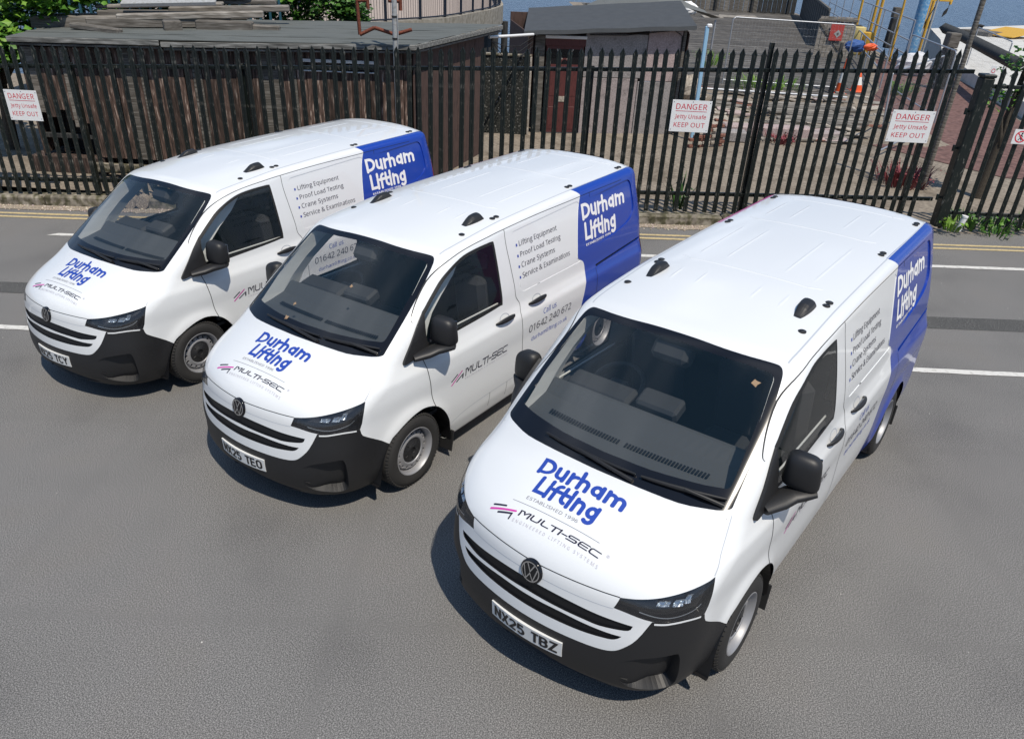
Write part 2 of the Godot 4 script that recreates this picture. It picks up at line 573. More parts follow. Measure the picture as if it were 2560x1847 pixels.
func pchip(xs: Array, ys: Array, x0: float, x1: float) -> PackedFloat32Array:
	var cnt := xs.size()
	var d := []
	for i in cnt - 1:
		d.append((ys[i + 1] - ys[i]) / (xs[i + 1] - xs[i]))
	var m := []
	for i in cnt:
		if i == 0:
			m.append(d[0])
		elif i == cnt - 1:
			m.append(d[cnt - 2])
		else:
			m.append(0.0 if d[i - 1] * d[i] <= 0 else 2.0 * d[i - 1] * d[i] / (d[i - 1] + d[i]))
	var out := PackedFloat32Array([x0, 400.0 / (x1 - x0)])
	for k in 401:
		var x := clampf(x0 + (x1 - x0) * k / 400.0, xs[0], xs[cnt - 1])
		var i := 0
		while i < cnt - 2 and x > xs[i + 1]:
			i += 1
		var w: float = xs[i + 1] - xs[i]
		var t: float = (x - xs[i]) / w
		out.append((2 * t * t * t - 3 * t * t + 1) * ys[i] + (t * t * t - 2 * t * t + t) * w * m[i] + (3 * t * t - 2 * t * t * t) * ys[i + 1] + (t * t * t - t * t) * w * m[i + 1])
	return out


func lut(t: PackedFloat32Array, x: float) -> float:
	var f := clampf((x - t[0]) * t[1], 0.0, 399.99)
	var i := int(f)
	return lerpf(t[i + 2], t[i + 3], f - i)


func smax(a: float, b: float, k: float) -> float:
	var h := maxf(k - absf(a - b), 0.0)
	return maxf(a, b) + h * h * 0.25 / k


func top(u: float, a: float) -> float:
	var roof := lut(tR, u) - 0.075 * pow(a * 1.25, 2.5)
	if u > 2.2:
		return roof
	var bon := lut(tB, u) - 0.27 * pow(a, 2.4) * (1.0 - 0.7857 * clampf(u - 0.2, 0.0, 0.7))
	var ws := 1.205 + (u - 0.60 - 0.32 * pow(a, 2.2)) * 0.705
	return -smax(-roof, -smax(bon, ws, 0.02), 0.05)


func F(u: float, v: float, h: float) -> float:
	var a := absf(v)
	var t := clampf((1.5 - u) * 0.90909, 0.0, 1.4)
	var side := lut(tW, h) - 0.06 * t * t - 0.05 * clampf(h - 0.6, 0.0, 0.8) * t
	if h < 0.95:
		for c: float in [HUB_F, HUB_R]:
			if absf(u - c) < 0.7:
				var d := (sqrt((u - c - 0.03) * (u - c - 0.03) + (h - 0.30) * (h - 0.30)) - 0.43) * 22.0
				side += 0.024 / (1.0 + exp(clampf(d * 2.0, -30.0, 30.0)))
	var x := smax(lut(tN, h) + 0.30 * a * a - u, a - side, 0.27)
	x = smax(x, h - top(u, a), 0.06 if u > 1.9 else lerpf(0.12, 0.06, clampf((u - 1.4) * 2.0, 0.0, 1.0)))
	x = smax(x, u - 5.10 + 0.05 * a * a + 0.05 * clampf(h - 1.1, 0.0, 1.0), 0.14)
	return smax(x, 0.17 - h, 0.05)


func FL(q: Vector3) -> float:
	return F(-q.z, q.x, q.y)


func nrm(q: Vector3) -> Vector3:
	var e := 0.006
	return Vector3(FL(q + Vector3(e, 0, 0)) - FL(q - Vector3(e, 0, 0)), FL(q + Vector3(0, e, 0)) - FL(q - Vector3(0, e, 0)), FL(q + Vector3(0, 0, e)) - FL(q - Vector3(0, 0, e))).normalized()


func cast(o: Vector3, d: Vector3, far: float) -> Vector3:
	var a := 0.0
	var b := far
	for i in 20:
		var m := (a + b) * 0.5
		if FL(o + d * m) < 0.0:
			a = m
		else:
			b = m
	return o + d * a


# A point of the surface from two coordinates: 0 side (u, h), 1 round the nose (s = u + v, h), 2 from above (u, v), 3 bonnet (v, t = u + h).
func surf(proj: int, x: float, y: float, off := 0.0) -> Vector3:
	var q: Vector3
	match proj:
		0:
			q = cast(Vector3(0.25, y, -x), Vector3.RIGHT, 1.0)
		1:
			q = cast(Vector3(-0.3, y, -x - 0.3), Vector3(1, 0, 1), 1.6)
		2:
			q = cast(Vector3(y, 0.7, -x), Vector3.UP, 1.6)
		3:
			q = cast(Vector3(x, 0.62, 0.62 - y), Vector3(0, 1, 1), 0.7)
	return q + nrm(q) * off


func pj(proj: int, q: Vector3) -> Vector2:
	match proj:
		0:
			return Vector2(-q.z, q.y)
		1:
			return Vector2(absf(q.x) - q.z, q.y)
		2, 4:
			return Vector2(-q.z, q.x)
	return Vector2(q.x, q.y - q.z)


func wants(proj: int, q: Vector3) -> bool:
	match proj:
		0:
			return q.x > 0.55
		1:
			return -q.z < 1.2
		2:
			return q.y > 1.12 and -q.z < 1.75
		4:
			return true
	return -q.z < 1.0 and q.y > 0.86


# Splits the triangles of a soup along a polygon: [inside, outside].
func cut(s: Soup, poly: PackedVector2Array, proj: int) -> Array:
	var inside := Soup.new()
	var outside := Soup.new()
	var box := Rect2(poly[0], Vector2.ZERO)
	for v in poly:
		box = box.expand(v)
	var cnt := poly.size()
	var lo := []
	for i in cnt:
		lo.append(Rect2(poly[i], Vector2.ZERO).expand(poly[(i + 1) % cnt]).grow(1e-4))
	for i in range(0, s.p.size(), 3):
		var a := s.p[i]
		var b := s.p[i + 1]
		var c := s.p[i + 2]
		var m := (a + b + c) / 3.0
		var a2 := pj(proj, a)
		var b2 := pj(proj, b)
		var c2 := pj(proj, c)
		var tb := Rect2(a2, Vector2.ZERO).expand(b2).expand(c2).grow(1e-5)
		if not wants(proj, m) or not tb.intersects(box):
			copy(s, i, outside)
			continue
		var near := false
		for r: Rect2 in lo:
			if r.intersects(tb):
				near = true
				break
		var area := (b2 - a2).cross(c2 - a2)
		if not near or absf(area) < 1e-9:
			copy(s, i, inside if Geometry2D.is_point_in_polygon((a2 + b2 + c2) / 3.0, poly) else outside)
			continue
		var t2 := PackedVector2Array([a2, b2, c2])
		for side in 2:
			var parts := Geometry2D.intersect_polygons(t2, poly) if side == 0 else Geometry2D.clip_polygons(t2, poly)
			var to: Soup = inside if side == 0 else outside
			for q: PackedVector2Array in parts:
				var ix := Geometry2D.triangulate_polygon(q)
				if ix.is_empty():
					for k in range(1, q.size() - 1):
						ix.append_array(PackedInt32Array([0, k, k + 1]))
				for k in range(0, ix.size(), 3):
					var pp := []
					var nn := []
					for w in 3:
						var v: Vector2 = q[ix[k + w]]
						var wb := (v - a2).cross(c2 - a2) / area
						var wc := (b2 - a2).cross(v - a2) / area
						pp.append(a + (b - a) * wb + (c - a) * wc)
						nn.append((s.n[i] * (1.0 - wb - wc) + s.n[i + 1] * wb + s.n[i + 2] * wc).normalized())
					to.tri(pp[0], pp[1], pp[2], nn[0], nn[1], nn[2])
	return [inside, outside]


func copy(s: Soup, i: int, to: Soup) -> void:
	for k in 3:
		to.p.append(s.p[i + k])
		to.n.append(s.n[i + k])


# Moves a patch in along its normals by a depth (a number or a function of the point) and closes the step with walls.
func sink(s: Soup, depth, walls: Soup, keep := true) -> Soup:
	var out := Soup.new()
	out.n = s.n.duplicate()
	out.p = s.p.duplicate()
	for i in s.p.size():
		var d: float = depth.call(s.p[i]) if depth is Callable else depth
		out.p[i] = s.p[i] - s.n[i] * d
	var ids := {}
	var idx := PackedInt32Array()
	for q in s.p:
		var k := Vector3i((q * 4000.0).round())
		if not ids.has(k):
			ids[k] = ids.size()
		idx.append(ids[k])
	var edges := {}
	for i in range(0, idx.size(), 3):
		for k in 3:
			var a := idx[i + k]
			var b := idx[i + (k + 1) % 3]
			var key := mini(a, b) * 1000000 + maxi(a, b)
			edges[key] = -1 if edges.has(key) else (i + k) * 4 + (k + 1) % 3
	for key in edges:
		var e: int = edges[key]
		if e < 0:
			continue
		var i := e / 4
		var j := i - i % 3 + e % 4
		if absf(s.p[i].x) < 2e-3 and absf(s.p[j].x) < 2e-3:
			continue
		walls.quad(s.p[i], s.p[j], out.p[j], out.p[i])
	if keep:
		return out
	return Soup.new()


func V2(list: Array) -> PackedVector2Array:
	var p := PackedVector2Array()
	for i in range(0, list.size(), 2):
		p.append(Vector2(list[i], list[i + 1]))
	return p


# A smooth curve through points given as a flat list.
func curve(list: Array, steps := 4, closed := false) -> PackedVector2Array:
	var q := V2(list)
	var out := PackedVector2Array()
	var cnt := q.size()
	for i in (cnt if closed else cnt - 1):
		var a := q[(i - 1 + cnt) % cnt] if closed or i > 0 else q[i]
		var b := q[i]
		var c := q[(i + 1) % cnt]
		var d := q[(i + 2) % cnt] if closed or i < cnt - 2 else c
		for k in steps:
			out.append(b.cubic_interpolate(c, a, d, float(k) / steps))
	if not closed:
		out.append(q[cnt - 1])
	return out


# A polygon with rounded corners.
func rounded(list: Array, r: float) -> PackedVector2Array:
	var q := V2(list)
	var out := PackedVector2Array()
	var cnt := q.size()
	for i in cnt:
		var b := q[i]
		var a := b + (q[(i - 1 + cnt) % cnt] - b).normalized() * r
		var c := b + (q[(i + 1) % cnt] - b).normalized() * r
		for k in 6:
			var t := k / 5.0
			out.append(a.lerp(b, t).lerp(b.lerp(c, t), t))
	return out


# A ribbon of a given width that lies on the body along a curve.
func ribbon(s: Soup, proj: int, line: PackedVector2Array, width: float, off: float, step := 0.04) -> void:
	var pts := PackedVector2Array()
	for i in line.size() - 1:
		var cnt := maxi(1, int(ceil(line[i].distance_to(line[i + 1]) / step)))
		for k in cnt:
			pts.append(line[i].lerp(line[i + 1], float(k) / cnt))
	pts.append(line[line.size() - 1])
	var l := []
	for i in pts.size():
		var d := (pts[mini(i + 1, pts.size() - 1)] - pts[maxi(i - 1, 0)]).normalized().orthogonal() * width * 0.5
		l.append([surf(proj, pts[i].x + d.x, pts[i].y + d.y, off), surf(proj, pts[i].x - d.x, pts[i].y - d.y, off), nrm(surf(proj, pts[i].x, pts[i].y))])
	for i in l.size() - 1:
		s.squad(l[i][0], l[i][1], l[i + 1][1], l[i + 1][0], l[i][2], l[i][2], l[i + 1][2], l[i + 1][2])


# ---------------------------------------------------------------- lettering
func arc(cx: float, cy: float, rx: float, ry: float, a0: float, a1: float, cnt := 10) -> Array:
	var o := []
	for i in cnt + 1:
		var a := deg_to_rad(lerpf(a0, a1, float(i) / cnt))
		o.append(Vector2(cx + rx * cos(a), cy + ry * sin(a)))
	return o


func ln(list: Array) -> Array:
	var o := []
	for i in range(0, list.size(), 2):
		o.append(Vector2(list[i], list[i + 1]))
	return o


# [advance, strokes] of a letter of the rounded bold face
func bold_glyph(ch: String) -> Array:
	var n := arc(0.32, 0.38, 0.2, 0.22, 180, 0) + ln([0.52, 0.0])
	match ch:
		"D":
			return [0.86, [ln([0.12, 0.1, 0.3, 0.1]) + arc(0.3, 0.5, 0.42, 0.4, -90, 90, 14) + ln([0.12, 0.9, 0.12, 0.0])]]
		"u":
			return [0.7, [ln([0.12, 0.7]) + arc(0.32, 0.32, 0.2, 0.22, 180, 360), ln([0.52, 0.7, 0.52, 0.0])]]
		"r":
			return [0.5, [ln([0.12, 0.0, 0.12, 0.7]), arc(0.4, 0.32, 0.28, 0.28, 180, 85, 7)]]
		"h":
			return [0.7, [ln([0.12, 0.0, 0.12, 1.0]), n]]
		"n":
			return [0.7, [ln([0.12, 0.0, 0.12, 0.7]), n]]
		"a":
			return [0.72, [arc(0.32, 0.35, 0.2, 0.25, 0, 360, 18), ln([0.54, 0.7, 0.54, 0.0])]]
		"m":
			return [1.1, [ln([0.12, 0.0, 0.12, 0.7]), n, arc(0.72, 0.38, 0.2, 0.22, 180, 0) + ln([0.92, 0.0])]]
		"L":
			return [0.58, [ln([0.12, 1.0, 0.12, 0.1, 0.56, 0.1])]]
		"i":
			return [0.3, [ln([0.12, 0.0, 0.12, 0.66]), ln([0.12, 0.8, 0.12, 1.0])]]
		"f":
			return [0.46, [arc(0.36, 0.68, 0.2, 0.24, 90, 180, 7) + ln([0.16, 0.0]), ln([0.0, 0.58, 0.42, 0.58])]]
		"t":
			return [0.46, [ln([0.16, 0.94, 0.16, 0.34]) + arc(0.36, 0.34, 0.2, 0.24, 180, 270, 7), ln([0.0, 0.58, 0.42, 0.58])]]
		"g":
			return [0.7, [arc(0.32, 0.35, 0.2, 0.25, 0, 360, 18), ln([0.52, 0.7, 0.52, 0.0]) + arc(0.32, -0.04, 0.2, 0.2, 0, -140, 8)]]
	return [0.4, []]


# square techno face of the second firm's name
func tech_glyph(ch: String) -> Array:
	match ch:
		"M":
			return [1.25, [ln([0.1, 0.0, 0.1, 0.45, 0.02, 0.95, 0.35, 0.95, 0.58, 0.45, 0.85, 0.95, 1.05, 0.95, 1.05, 0.0])]]
		"U":
			return [1.15, [ln([0.1, 1.0, 0.1, 0.25, 0.25, 0.09, 0.8, 0.09, 0.92, 0.25, 0.92, 1.0])]]
		"L":
			return [0.95, [ln([0.1, 1.0, 0.1, 0.25, 0.25, 0.09, 0.88, 0.09])]]
		"T":
			return [0.98, [ln([0.0, 0.91, 0.95, 0.91]), ln([0.47, 0.88, 0.47, 0.0])]]
		"i":
			return [0.32, [ln([0.1, 0.0, 0.1, 0.62]), ln([0.1, 0.78, 0.1, 1.0])]]
		"-":
			return [0.6, [ln([0.02, 0.48, 0.5, 0.48])]]
		"S":
			return [1.12, [ln([1.0, 0.91, 0.2, 0.91, 0.1, 0.82, 0.1, 0.6, 0.2, 0.5, 0.85, 0.5, 0.95, 0.4, 0.95, 0.2, 0.85, 0.09, 0.03, 0.09])]]
		"E":
			return [1.12, [ln([1.02, 0.91, 0.22, 0.91, 0.1, 0.75, 0.1, 0.25, 0.22, 0.09, 1.0, 0.09]), ln([0.16, 0.5, 0.92, 0.5])]]
		"C":
			return [1.05, [ln([1.0, 0.91, 0.24, 0.91, 0.1, 0.75, 0.1, 0.25, 0.24, 0.09, 1.0, 0.09])]]
	return [0.5, []]


# number plate face, on a 50 by 79 module
func plate_glyph(ch: String) -> Array:
	match ch:
		"N":
			return [0.66, [ln([0.06, 0.0, 0.06, 1.0]), ln([0.06, 0.94, 0.5, 0.06]), ln([0.5, 0.0, 0.5, 1.0])]]
		"X":
			return [0.66, [ln([0.05, 0.0, 0.52, 1.0]), ln([0.05, 1.0, 0.52, 0.0])]]
		"2":
			return [0.66, [arc(0.28, 0.71, 0.22, 0.22, 170, -35, 10) + ln([0.06, 0.07, 0.54, 0.07])]]
		"5":
			return [0.66, [ln([0.48, 0.93, 0.1, 0.93, 0.08, 0.56]) + arc(0.26, 0.33, 0.23, 0.26, 110, -150, 12)]]
		"T":
			return [0.62, [ln([0.02, 0.93, 0.54, 0.93]), ln([0.28, 0.9, 0.28, 0.0])]]
		"B":
			return [0.66, [ln([0.06, 0.07, 0.06, 0.93, 0.28, 0.93]) + arc(0.28, 0.73, 0.2, 0.2, 90, -90, 8) + ln([0.08, 0.53]), arc(0.28, 0.3, 0.22, 0.23, 90, -90, 8) + ln([0.04, 0.07])]]
		"Z":
			return [0.64, [ln([0.03, 0.93, 0.48, 0.93, 0.05, 0.07, 0.54, 0.07])]]
		"E":
			return [0.62, [ln([0.5, 0.93, 0.06, 0.93, 0.06, 0.07, 0.52, 0.07]), ln([0.08, 0.52, 0.44, 0.52])]]
		"O":
			return [0.66, [arc(0.28, 0.7, 0.22, 0.23, 0, 180, 10) + arc(0.28, 0.3, 0.22, 0.23, 180, 360, 10) + ln([0.5, 0.7])]]
		"C":
			return [0.66, [arc(0.28, 0.7, 0.22, 0.23, 20, 180, 10) + arc(0.28, 0.3, 0.22, 0.23, 180, 340, 10)]]
		"Y":
			return [0.66, [ln([0.04, 1.0, 0.28, 0.5, 0.28, 0.0]), ln([0.52, 1.0, 0.28, 0.5])]]
	return [0.4, []]


# Lays thick strokes by a placing function (point, lift) -> Vector3; every stroke lies a little above the one before.
func strokes(s: Soup, glyph: Callable, text: String, w: float, place: Callable, square := false) -> float:
	var x := 0.0
	var lift := 0.0
	for ch in text:
		var g: Array = glyph.call(ch)
		for st: Array in g[1]:
			lift = fmod(lift + 0.0002, 0.001)
			band(s, st, w, x, lift, place, square)
		x += g[0]
	return x


func band(s: Soup, st: Array, w: float, x: float, lift: float, place: Callable, square := false, step := 0.3) -> void:
	var pts := []
	for i in st.size():
		if i > 0:
			var cuts := int((st[i] as Vector2).distance_to(st[i - 1]) / step)
			for k in cuts:
				pts.append((st[i - 1] as Vector2).lerp(st[i], (k + 1) / (cuts + 1.0)))
		pts.append(st[i])
	var cnt := pts.size()
	var closed: bool = (pts[0] as Vector2).distance_to(pts[cnt - 1]) < 0.02 * step / 0.3
	var rows := []
	for i in cnt:
		var p: Vector2 = pts[i]
		var d0: Vector2 = (p - (pts[i - 1] if i > 0 else (pts[cnt - 2] if closed else p))).normalized()
		var d1: Vector2 = ((pts[i + 1] if i < cnt - 1 else (pts[1] if closed else p)) - p).normalized()
		if d0 == Vector2.ZERO:
			d0 = d1
		if d1 == Vector2.ZERO:
			d1 = d0
		var t := (d0 + d1).normalized()
		var k := 1.0 / maxf(0.55, t.dot(d0))
		var o := Vector2(-t.y, t.x) * w * 0.5 * k
		rows.append([place.call(Vector2(x, 0) + p + o, lift), place.call(Vector2(x, 0) + p - o, lift)])
	for i in cnt - 1:
		s.quad(rows[i][0], rows[i][1], rows[i + 1][1], rows[i + 1][0], (rows[i][0] - place.call(Vector2(x, 0) + pts[i], -0.02)))
	if not closed and not square:
		for e in [0, cnt - 1]:
			var p: Vector2 = pts[e]
			var d: Vector2 = (p - (pts[1] if e == 0 else pts[cnt - 2])).normalized() * w * 0.5
			var o := Vector2(-d.y, d.x)
			var prev: Vector3 = place.call(Vector2(x, 0) + p + o, lift)
			var c0: Vector3 = place.call(Vector2(x, 0) + p, lift)
			for k in 6:
				var a := PI * (k + 1) / 6.0
				var q: Vector3 = place.call(Vector2(x, 0) + p + o * cos(a) + d * sin(a), lift)
				s.flat(c0, prev, q, c0 - place.call(Vector2(x, 0) + p, -0.02))
				prev = q


var fonts := {}


# Text of a system face fitted into a rectangle (x0, y0)-(x1, y1) that goes from the lowest to the highest ink, mapped by place.
func print_text(s: Soup, text: String, x0: float, y0: float, x1: float, y1: float, place: Callable, bold := false) -> void:
	var tm := TextMesh.new()
	var key := "b" if bold else "r"
	if not fonts.has(key):
		var f := SystemFont.new()
		f.font_names = PackedStringArray(["Droid Sans"])
		f.font_weight = 700 if bold else 400
		fonts[key] = f
	tm.font = fonts[key]
	tm.font_size = 24
	tm.depth = 0.0
	tm.curve_step = 2.0
	tm.text = text
	var a := tm.get_mesh_arrays()
	var v: PackedVector3Array = a[Mesh.ARRAY_VERTEX]
	var ix: PackedInt32Array = a[Mesh.ARRAY_INDEX] if a[Mesh.ARRAY_INDEX] != null else PackedInt32Array(range(v.size()))
	if v.is_empty():
		return
	var lo := Vector2(1e9, 1e9)
	var hi := -lo
	for q in v:
		lo = lo.min(Vector2(q.x, q.y))
		hi = hi.max(Vector2(q.x, q.y))
	var pts := []
	for q in v:
		var p := Vector2(remap(q.x, lo.x, hi.x, x0, x1), remap(q.y, lo.y, hi.y, y0, y1))
		pts.append(place.call(p, 0.0))
	var out: Vector3 = place.call(Vector2(x0, y0), 0.02) - place.call(Vector2(x0, y0), 0.0)
	for i in range(0, ix.size(), 3):
		s.flat(pts[ix[i]], pts[ix[i + 1]], pts[ix[i + 2]], out)


# placing functions: on the left side, mirrored reading on the right side, on the bonnet
func on_side(base: float) -> Callable:
	return func(p: Vector2, lift: float) -> Vector3: return surf(0, p.x, p.y, base + lift)


func on_right(base: float, about: float) -> Callable:
	return func(p: Vector2, lift: float) -> Vector3: return surf(0, about - p.x, p.y, base + lift) * Vector3(-1, 1, 1)


func on_bonnet(base: float) -> Callable:
	return func(p: Vector2, lift: float) -> Vector3: return surf(2, p.y, p.x, base + lift)


func scaled(place: Callable, at: Vector2, size: Vector2, slant := 0.0) -> Callable:
	return func(p: Vector2, lift: float) -> Vector3: return place.call(at + Vector2((p.x + p.y * slant) * size.x, p.y * size.y), lift)


func shell_half() -> Soup:
	tW = pchip([0.10, 0.25, 0.35, 0.55, 0.75, 0.9, 1.0, 1.08, 1.15, 1.3, 1.5, 1.7, 1.8, 1.9, 2.1], [0.86, 0.91, 0.935, 0.952, 0.955, 0.963, 0.960, 0.935, 0.915, 0.90, 0.868, 0.828, 0.805, 0.783, 0.755], 0.1, 2.1)
	tN = pchip([0.1, 0.22, 0.3, 0.42, 0.5, 0.6, 0.75, 0.85, 0.95, 1.1, 1.3], [0.16, 0.06, 0.015, 0.0, 0.004, 0.012, 0.035, 0.05, 0.07, 0.12, 0.25], 0.1, 1.3)
	tR = pchip([1.2, 1.5, 2.0, 2.5, 3.7, 4.75, 5.1], [1.77, 1.848, 1.915, 1.96, 2.0, 2.015, 2.02], 1.2, 5.1)
	tB = pchip([-0.1, 0.0, 0.1, 0.25, 0.45, 0.7, 1.2], [0.87, 0.93, 0.985, 1.055, 1.135, 1.215, 1.32], -0.1, 1.2)
	var rows := []
	var cols := 132
	var dirs := []
	for i in 35:
		dirs.append([0.6, lerpf(0.02, 1.0, pow(i / 35.0, 0.9)) * PI / 2, -1.0])
	var cnt := 118
	for i in cnt + 1:
		dirs.append([lerpf(0.6, 4.75, float(i) / cnt), PI / 2, -1.0])
	for i in range(1, 22):
		dirs.append([4.75, PI / 2 * (1.0 - i / 21.5), 1.0])
	for d in dirs:
		var row := []
		for k in cols + 1:
			var th := PI * k / cols
			# more columns where the side turns into the roof and the sill
			var rad := Vector3(sin(th), -cos(th), 0.0)
			var dir := rad * sin(d[1]) + Vector3(0, 0, -d[2]) * cos(d[1])
			var q := cast(Vector3(0, 0.85, -d[0]), dir, 1.5)
			if k == 0 or k == cols:
				q.x = 0.0
			row.append([q, nrm(q)])
		rows.append(row)
	var s := Soup.new()
	for i in rows.size() - 1:
		for k in cols:
			var a: Array = rows[i][k]
			var b: Array = rows[i][k + 1]
			var c: Array = rows[i + 1][k + 1]
			var d: Array = rows[i + 1][k]
			s.squad(a[0], b[0], c[0], d[0], a[1], b[1], c[1], d[1])
	for e in [0, rows.size() - 1]:
		var mid := cast(Vector3(0, 0.85, -dirs[e][0]), Vector3(0, 0, -dirs[e][2]), 1.5)
		for k in cols:
			s.tri(mid, rows[e][k][0], rows[e][k + 1][0], nrm(mid), rows[e][k][1], rows[e][k + 1][1])
	return s


func arch_poly(c: float) -> PackedVector2Array:
	var l := [c - 0.43, -0.1, c - 0.405, 0.17, c - 0.355, 0.40, c - 0.268, 0.553, c - 0.19, 0.605, c - 0.09, 0.651, c + 0.02, 0.683, c + 0.13, 0.688, c + 0.26, 0.645, c + 0.36, 0.56, c + 0.44, 0.43, c + 0.475, 0.30, c + 0.48, 0.17, c + 0.48, -0.1]
	return curve(l, 3)


func make_van() -> Node3D:
	var van := thing("delivery_van", "white van", "van")
	var s := shell_half()
	var white_walls := Soup.new()
	var dark_walls := Soup.new()
	var r: Array
	for c in [HUB_F, HUB_R]:
		r = cut(s, arch_poly(c), 0)
		s = r[1]
		var lip := Soup.new()
		sink(r[0], func(q): return 0.0, lip)
		# lining of the wheel arch
		var liner := Soup.new()
		var path := arch_poly(c)
		for i in path.size() - 1:
			var a := path[i]
			var b := path[i + 1]
			var ya := maxf(a.y, 0.2)
			var yb := maxf(b.y, 0.2)
			liner.quad(Vector3(0.94, ya, -a.x), Vector3(0.94, yb, -b.x), Vector3(0.48, yb, -b.x), Vector3(0.48, ya, -a.x), Vector3(0, -1, 0))
			liner.flat(Vector3(0.48, 0.3, -c), Vector3(0.48, ya, -a.x), Vector3(0.48, yb, -b.x), Vector3.RIGHT)
		obj("arch_liner", liner, M.slot, van)
		obj("arch_liner", liner.mirrored(), M.slot, van)
	# windscreen
	r = cut(s, curve([1.508, -0.05, 1.509, 0.15, 1.513, 0.334, 1.537, 0.5, 1.572, 0.64, 1.574, 0.68, 1.55, 0.705, 1.50, 0.722, 1.343, 0.752, 1.146, 0.774, 0.985, 0.787, 0.86, 0.796, 0.832, 0.797, 0.812, 0.785, 0.79, 0.762, 0.755, 0.70, 0.69, 0.536, 0.651, 0.30, 0.637, 0.08, 0.636, -0.05], 3), 2)
	s = r[1]
	r = cut(r[0], curve([1.455, -0.06, 1.456, 0.298, 1.497, 0.58, 1.508, 0.64, 1.497, 0.675, 1.45, 0.690, 1.23, 0.712, 1.02, 0.735, 0.925, 0.743, 0.893, 0.735, 0.872, 0.70, 0.817, 0.56, 0.757, 0.31, 0.737, 0.05, 0.737, -0.06], 3), 2)
	obj("windscreen", r[0].both(), M.glass, van)
	obj("windscreen_border", r[1].both(), M.gloss_black, van)
	# side windows with their rubber, and the triangular mirror base in front of them
	var win := curve([2.205, 1.788, 2.13, 1.790, 1.956, 1.785, 1.80, 1.769, 1.65, 1.727, 1.51, 1.662, 1.39, 1.577, 1.27, 1.485, 1.22, 1.44, 1.20, 1.34, 1.20, 1.25, 1.22, 1.19, 1.30, 1.177, 1.616, 1.187, 1.93, 1.196, 2.20, 1.211, 2.243, 1.225, 2.238, 1.40, 2.228, 1.65, 2.222, 1.77], 3, true)
	r = cut(s, win, 0)
	s = r[1]
	var inner := Geometry2D.offset_polygon(win, -0.026)
	r = cut(r[0], inner[0], 0)
	for side in [1, -1]:
		var g: Soup = r[0] if side == 1 else (r[0] as Soup).mirrored()
		var f: Soup = r[1] if side == 1 else (r[1] as Soup).mirrored()
		var w := obj("side_window", g, M.glass, van)
		obj("window_rubber", f, M.rubber, w)
	var sail_poly := curve([1.262, 1.478, 1.18, 1.408, 1.108, 1.335, 1.02, 1.235, 0.955, 1.16, 0.937, 1.132, 0.955, 1.118, 1.03, 1.128, 1.13, 1.150, 1.24, 1.168, 1.262, 1.19, 1.243, 1.30, 1.246, 1.42], 3, true)
	r = cut(s, sail_poly, 0)
	s = r[1]
	var sail := Soup.new()
	sail.add(sink(r[0], -0.022, sail))
	# headlights: a dark housing sunk behind a clear lens
	var hl := curve([0.668, 0.889, 0.796, 0.900, 0.947, 0.915, 1.094, 0.932, 1.223, 0.948, 1.36, 0.966], 3)
	hl.append_array(V2([1.411, 0.976, 1.389, 0.903, 1.363, 0.816, 1.339, 0.774]))
	hl.append_array(curve([1.30, 0.779, 1.234, 0.787, 1.074, 0.788, 0.951, 0.784, 0.856, 0.793, 0.719, 0.813, 0.622, 0.822], 3))
	r = cut(s, hl, 1)
	s = r[1]
	var lens: Soup = r[0]
	var housing := Soup.new()
	housing.add(sink(lens, 0.035, housing))
	# grille slots
	for l in [[[-0.08, 0.776, 0.12, 0.775, 0.30, 0.767, 0.525, 0.749, 0.765, 0.739], [0.75, 0.715, 0.706, 0.699, 0.53, 0.683, 0.416, 0.688, 0.19, 0.696, -0.08, 0.704]], [[-0.08, 0.674, 0.076, 0.674, 0.247, 0.675, 0.417, 0.664, 0.586, 0.656, 0.690, 0.657], [0.665, 0.638, 0.621, 0.621, 0.532, 0.613, 0.397, 0.607, 0.192, 0.606, -0.08, 0.604]]]:
		var poly := curve(l[0], 3)
		poly.append_array(curve(l[1], 3))
		r = cut(s, poly, 1)
		s = r[1]
		var slot := Soup.new()
		slot.add(sink(r[0], 0.014, slot))
		obj("grille_slot", slot.both(), M.slot, van)
	# black bumper with its pockets and the low intake
	var bp := curve([-0.08, 0.530, 0.31, 0.530, 0.516, 0.531, 0.628, 0.545, 0.703, 0.584, 0.799, 0.662, 0.898, 0.786], 3)
	bp.append_array(curve([1.0, 0.786, 1.179, 0.789, 1.30, 0.782], 3))
	bp.append_array(V2([1.339, 0.772, 1.348, 0.735, 1.362, 0.712, 1.40, 0.688, 1.457, 0.653, 1.655, 0.530, 1.80, 0.50, 1.80, 0.0, -0.08, 0.0]))
	r = cut(s, bp, 1)
	s = r[1]
	var bumper: Soup = r[0]
	var pocket := curve([0.66, 0.44, 0.74, 0.50, 0.86, 0.536, 1.10, 0.556, 1.15, 0.535, 1.168, 0.47, 1.176, 0.38, 1.172, 0.29, 1.14, 0.245, 1.05, 0.236, 0.90, 0.262, 0.78, 0.29, 0.69, 0.35], 3, true)
	r = cut(bumper, pocket, 1)
	bumper = r[1]
	var bump_walls := Soup.new()
	var pk := sink(r[0], func(q: Vector3): return 0.075 * smoothstep(0.68, 1.02, q.x - q.z), bump_walls)
	r = cut(bumper, V2([-0.08, 0.312, 0.093, 0.31, 0.335, 0.276, 0.582, 0.240, 0.66, 0.226, 0.582, 0.218, 0.40, 0.207, 0.2, 0.212, -0.08, 0.226]), 1)
	bumper = r[1]
	var intake := sink(r[0], 0.05, bump_walls)
	obj("lower_intake", intake.both(), M.slot, van)
	bumper.add(bump_walls)
	bumper.add(pk)
	obj("front_bumper", bumper.both(), M.plastic, van)
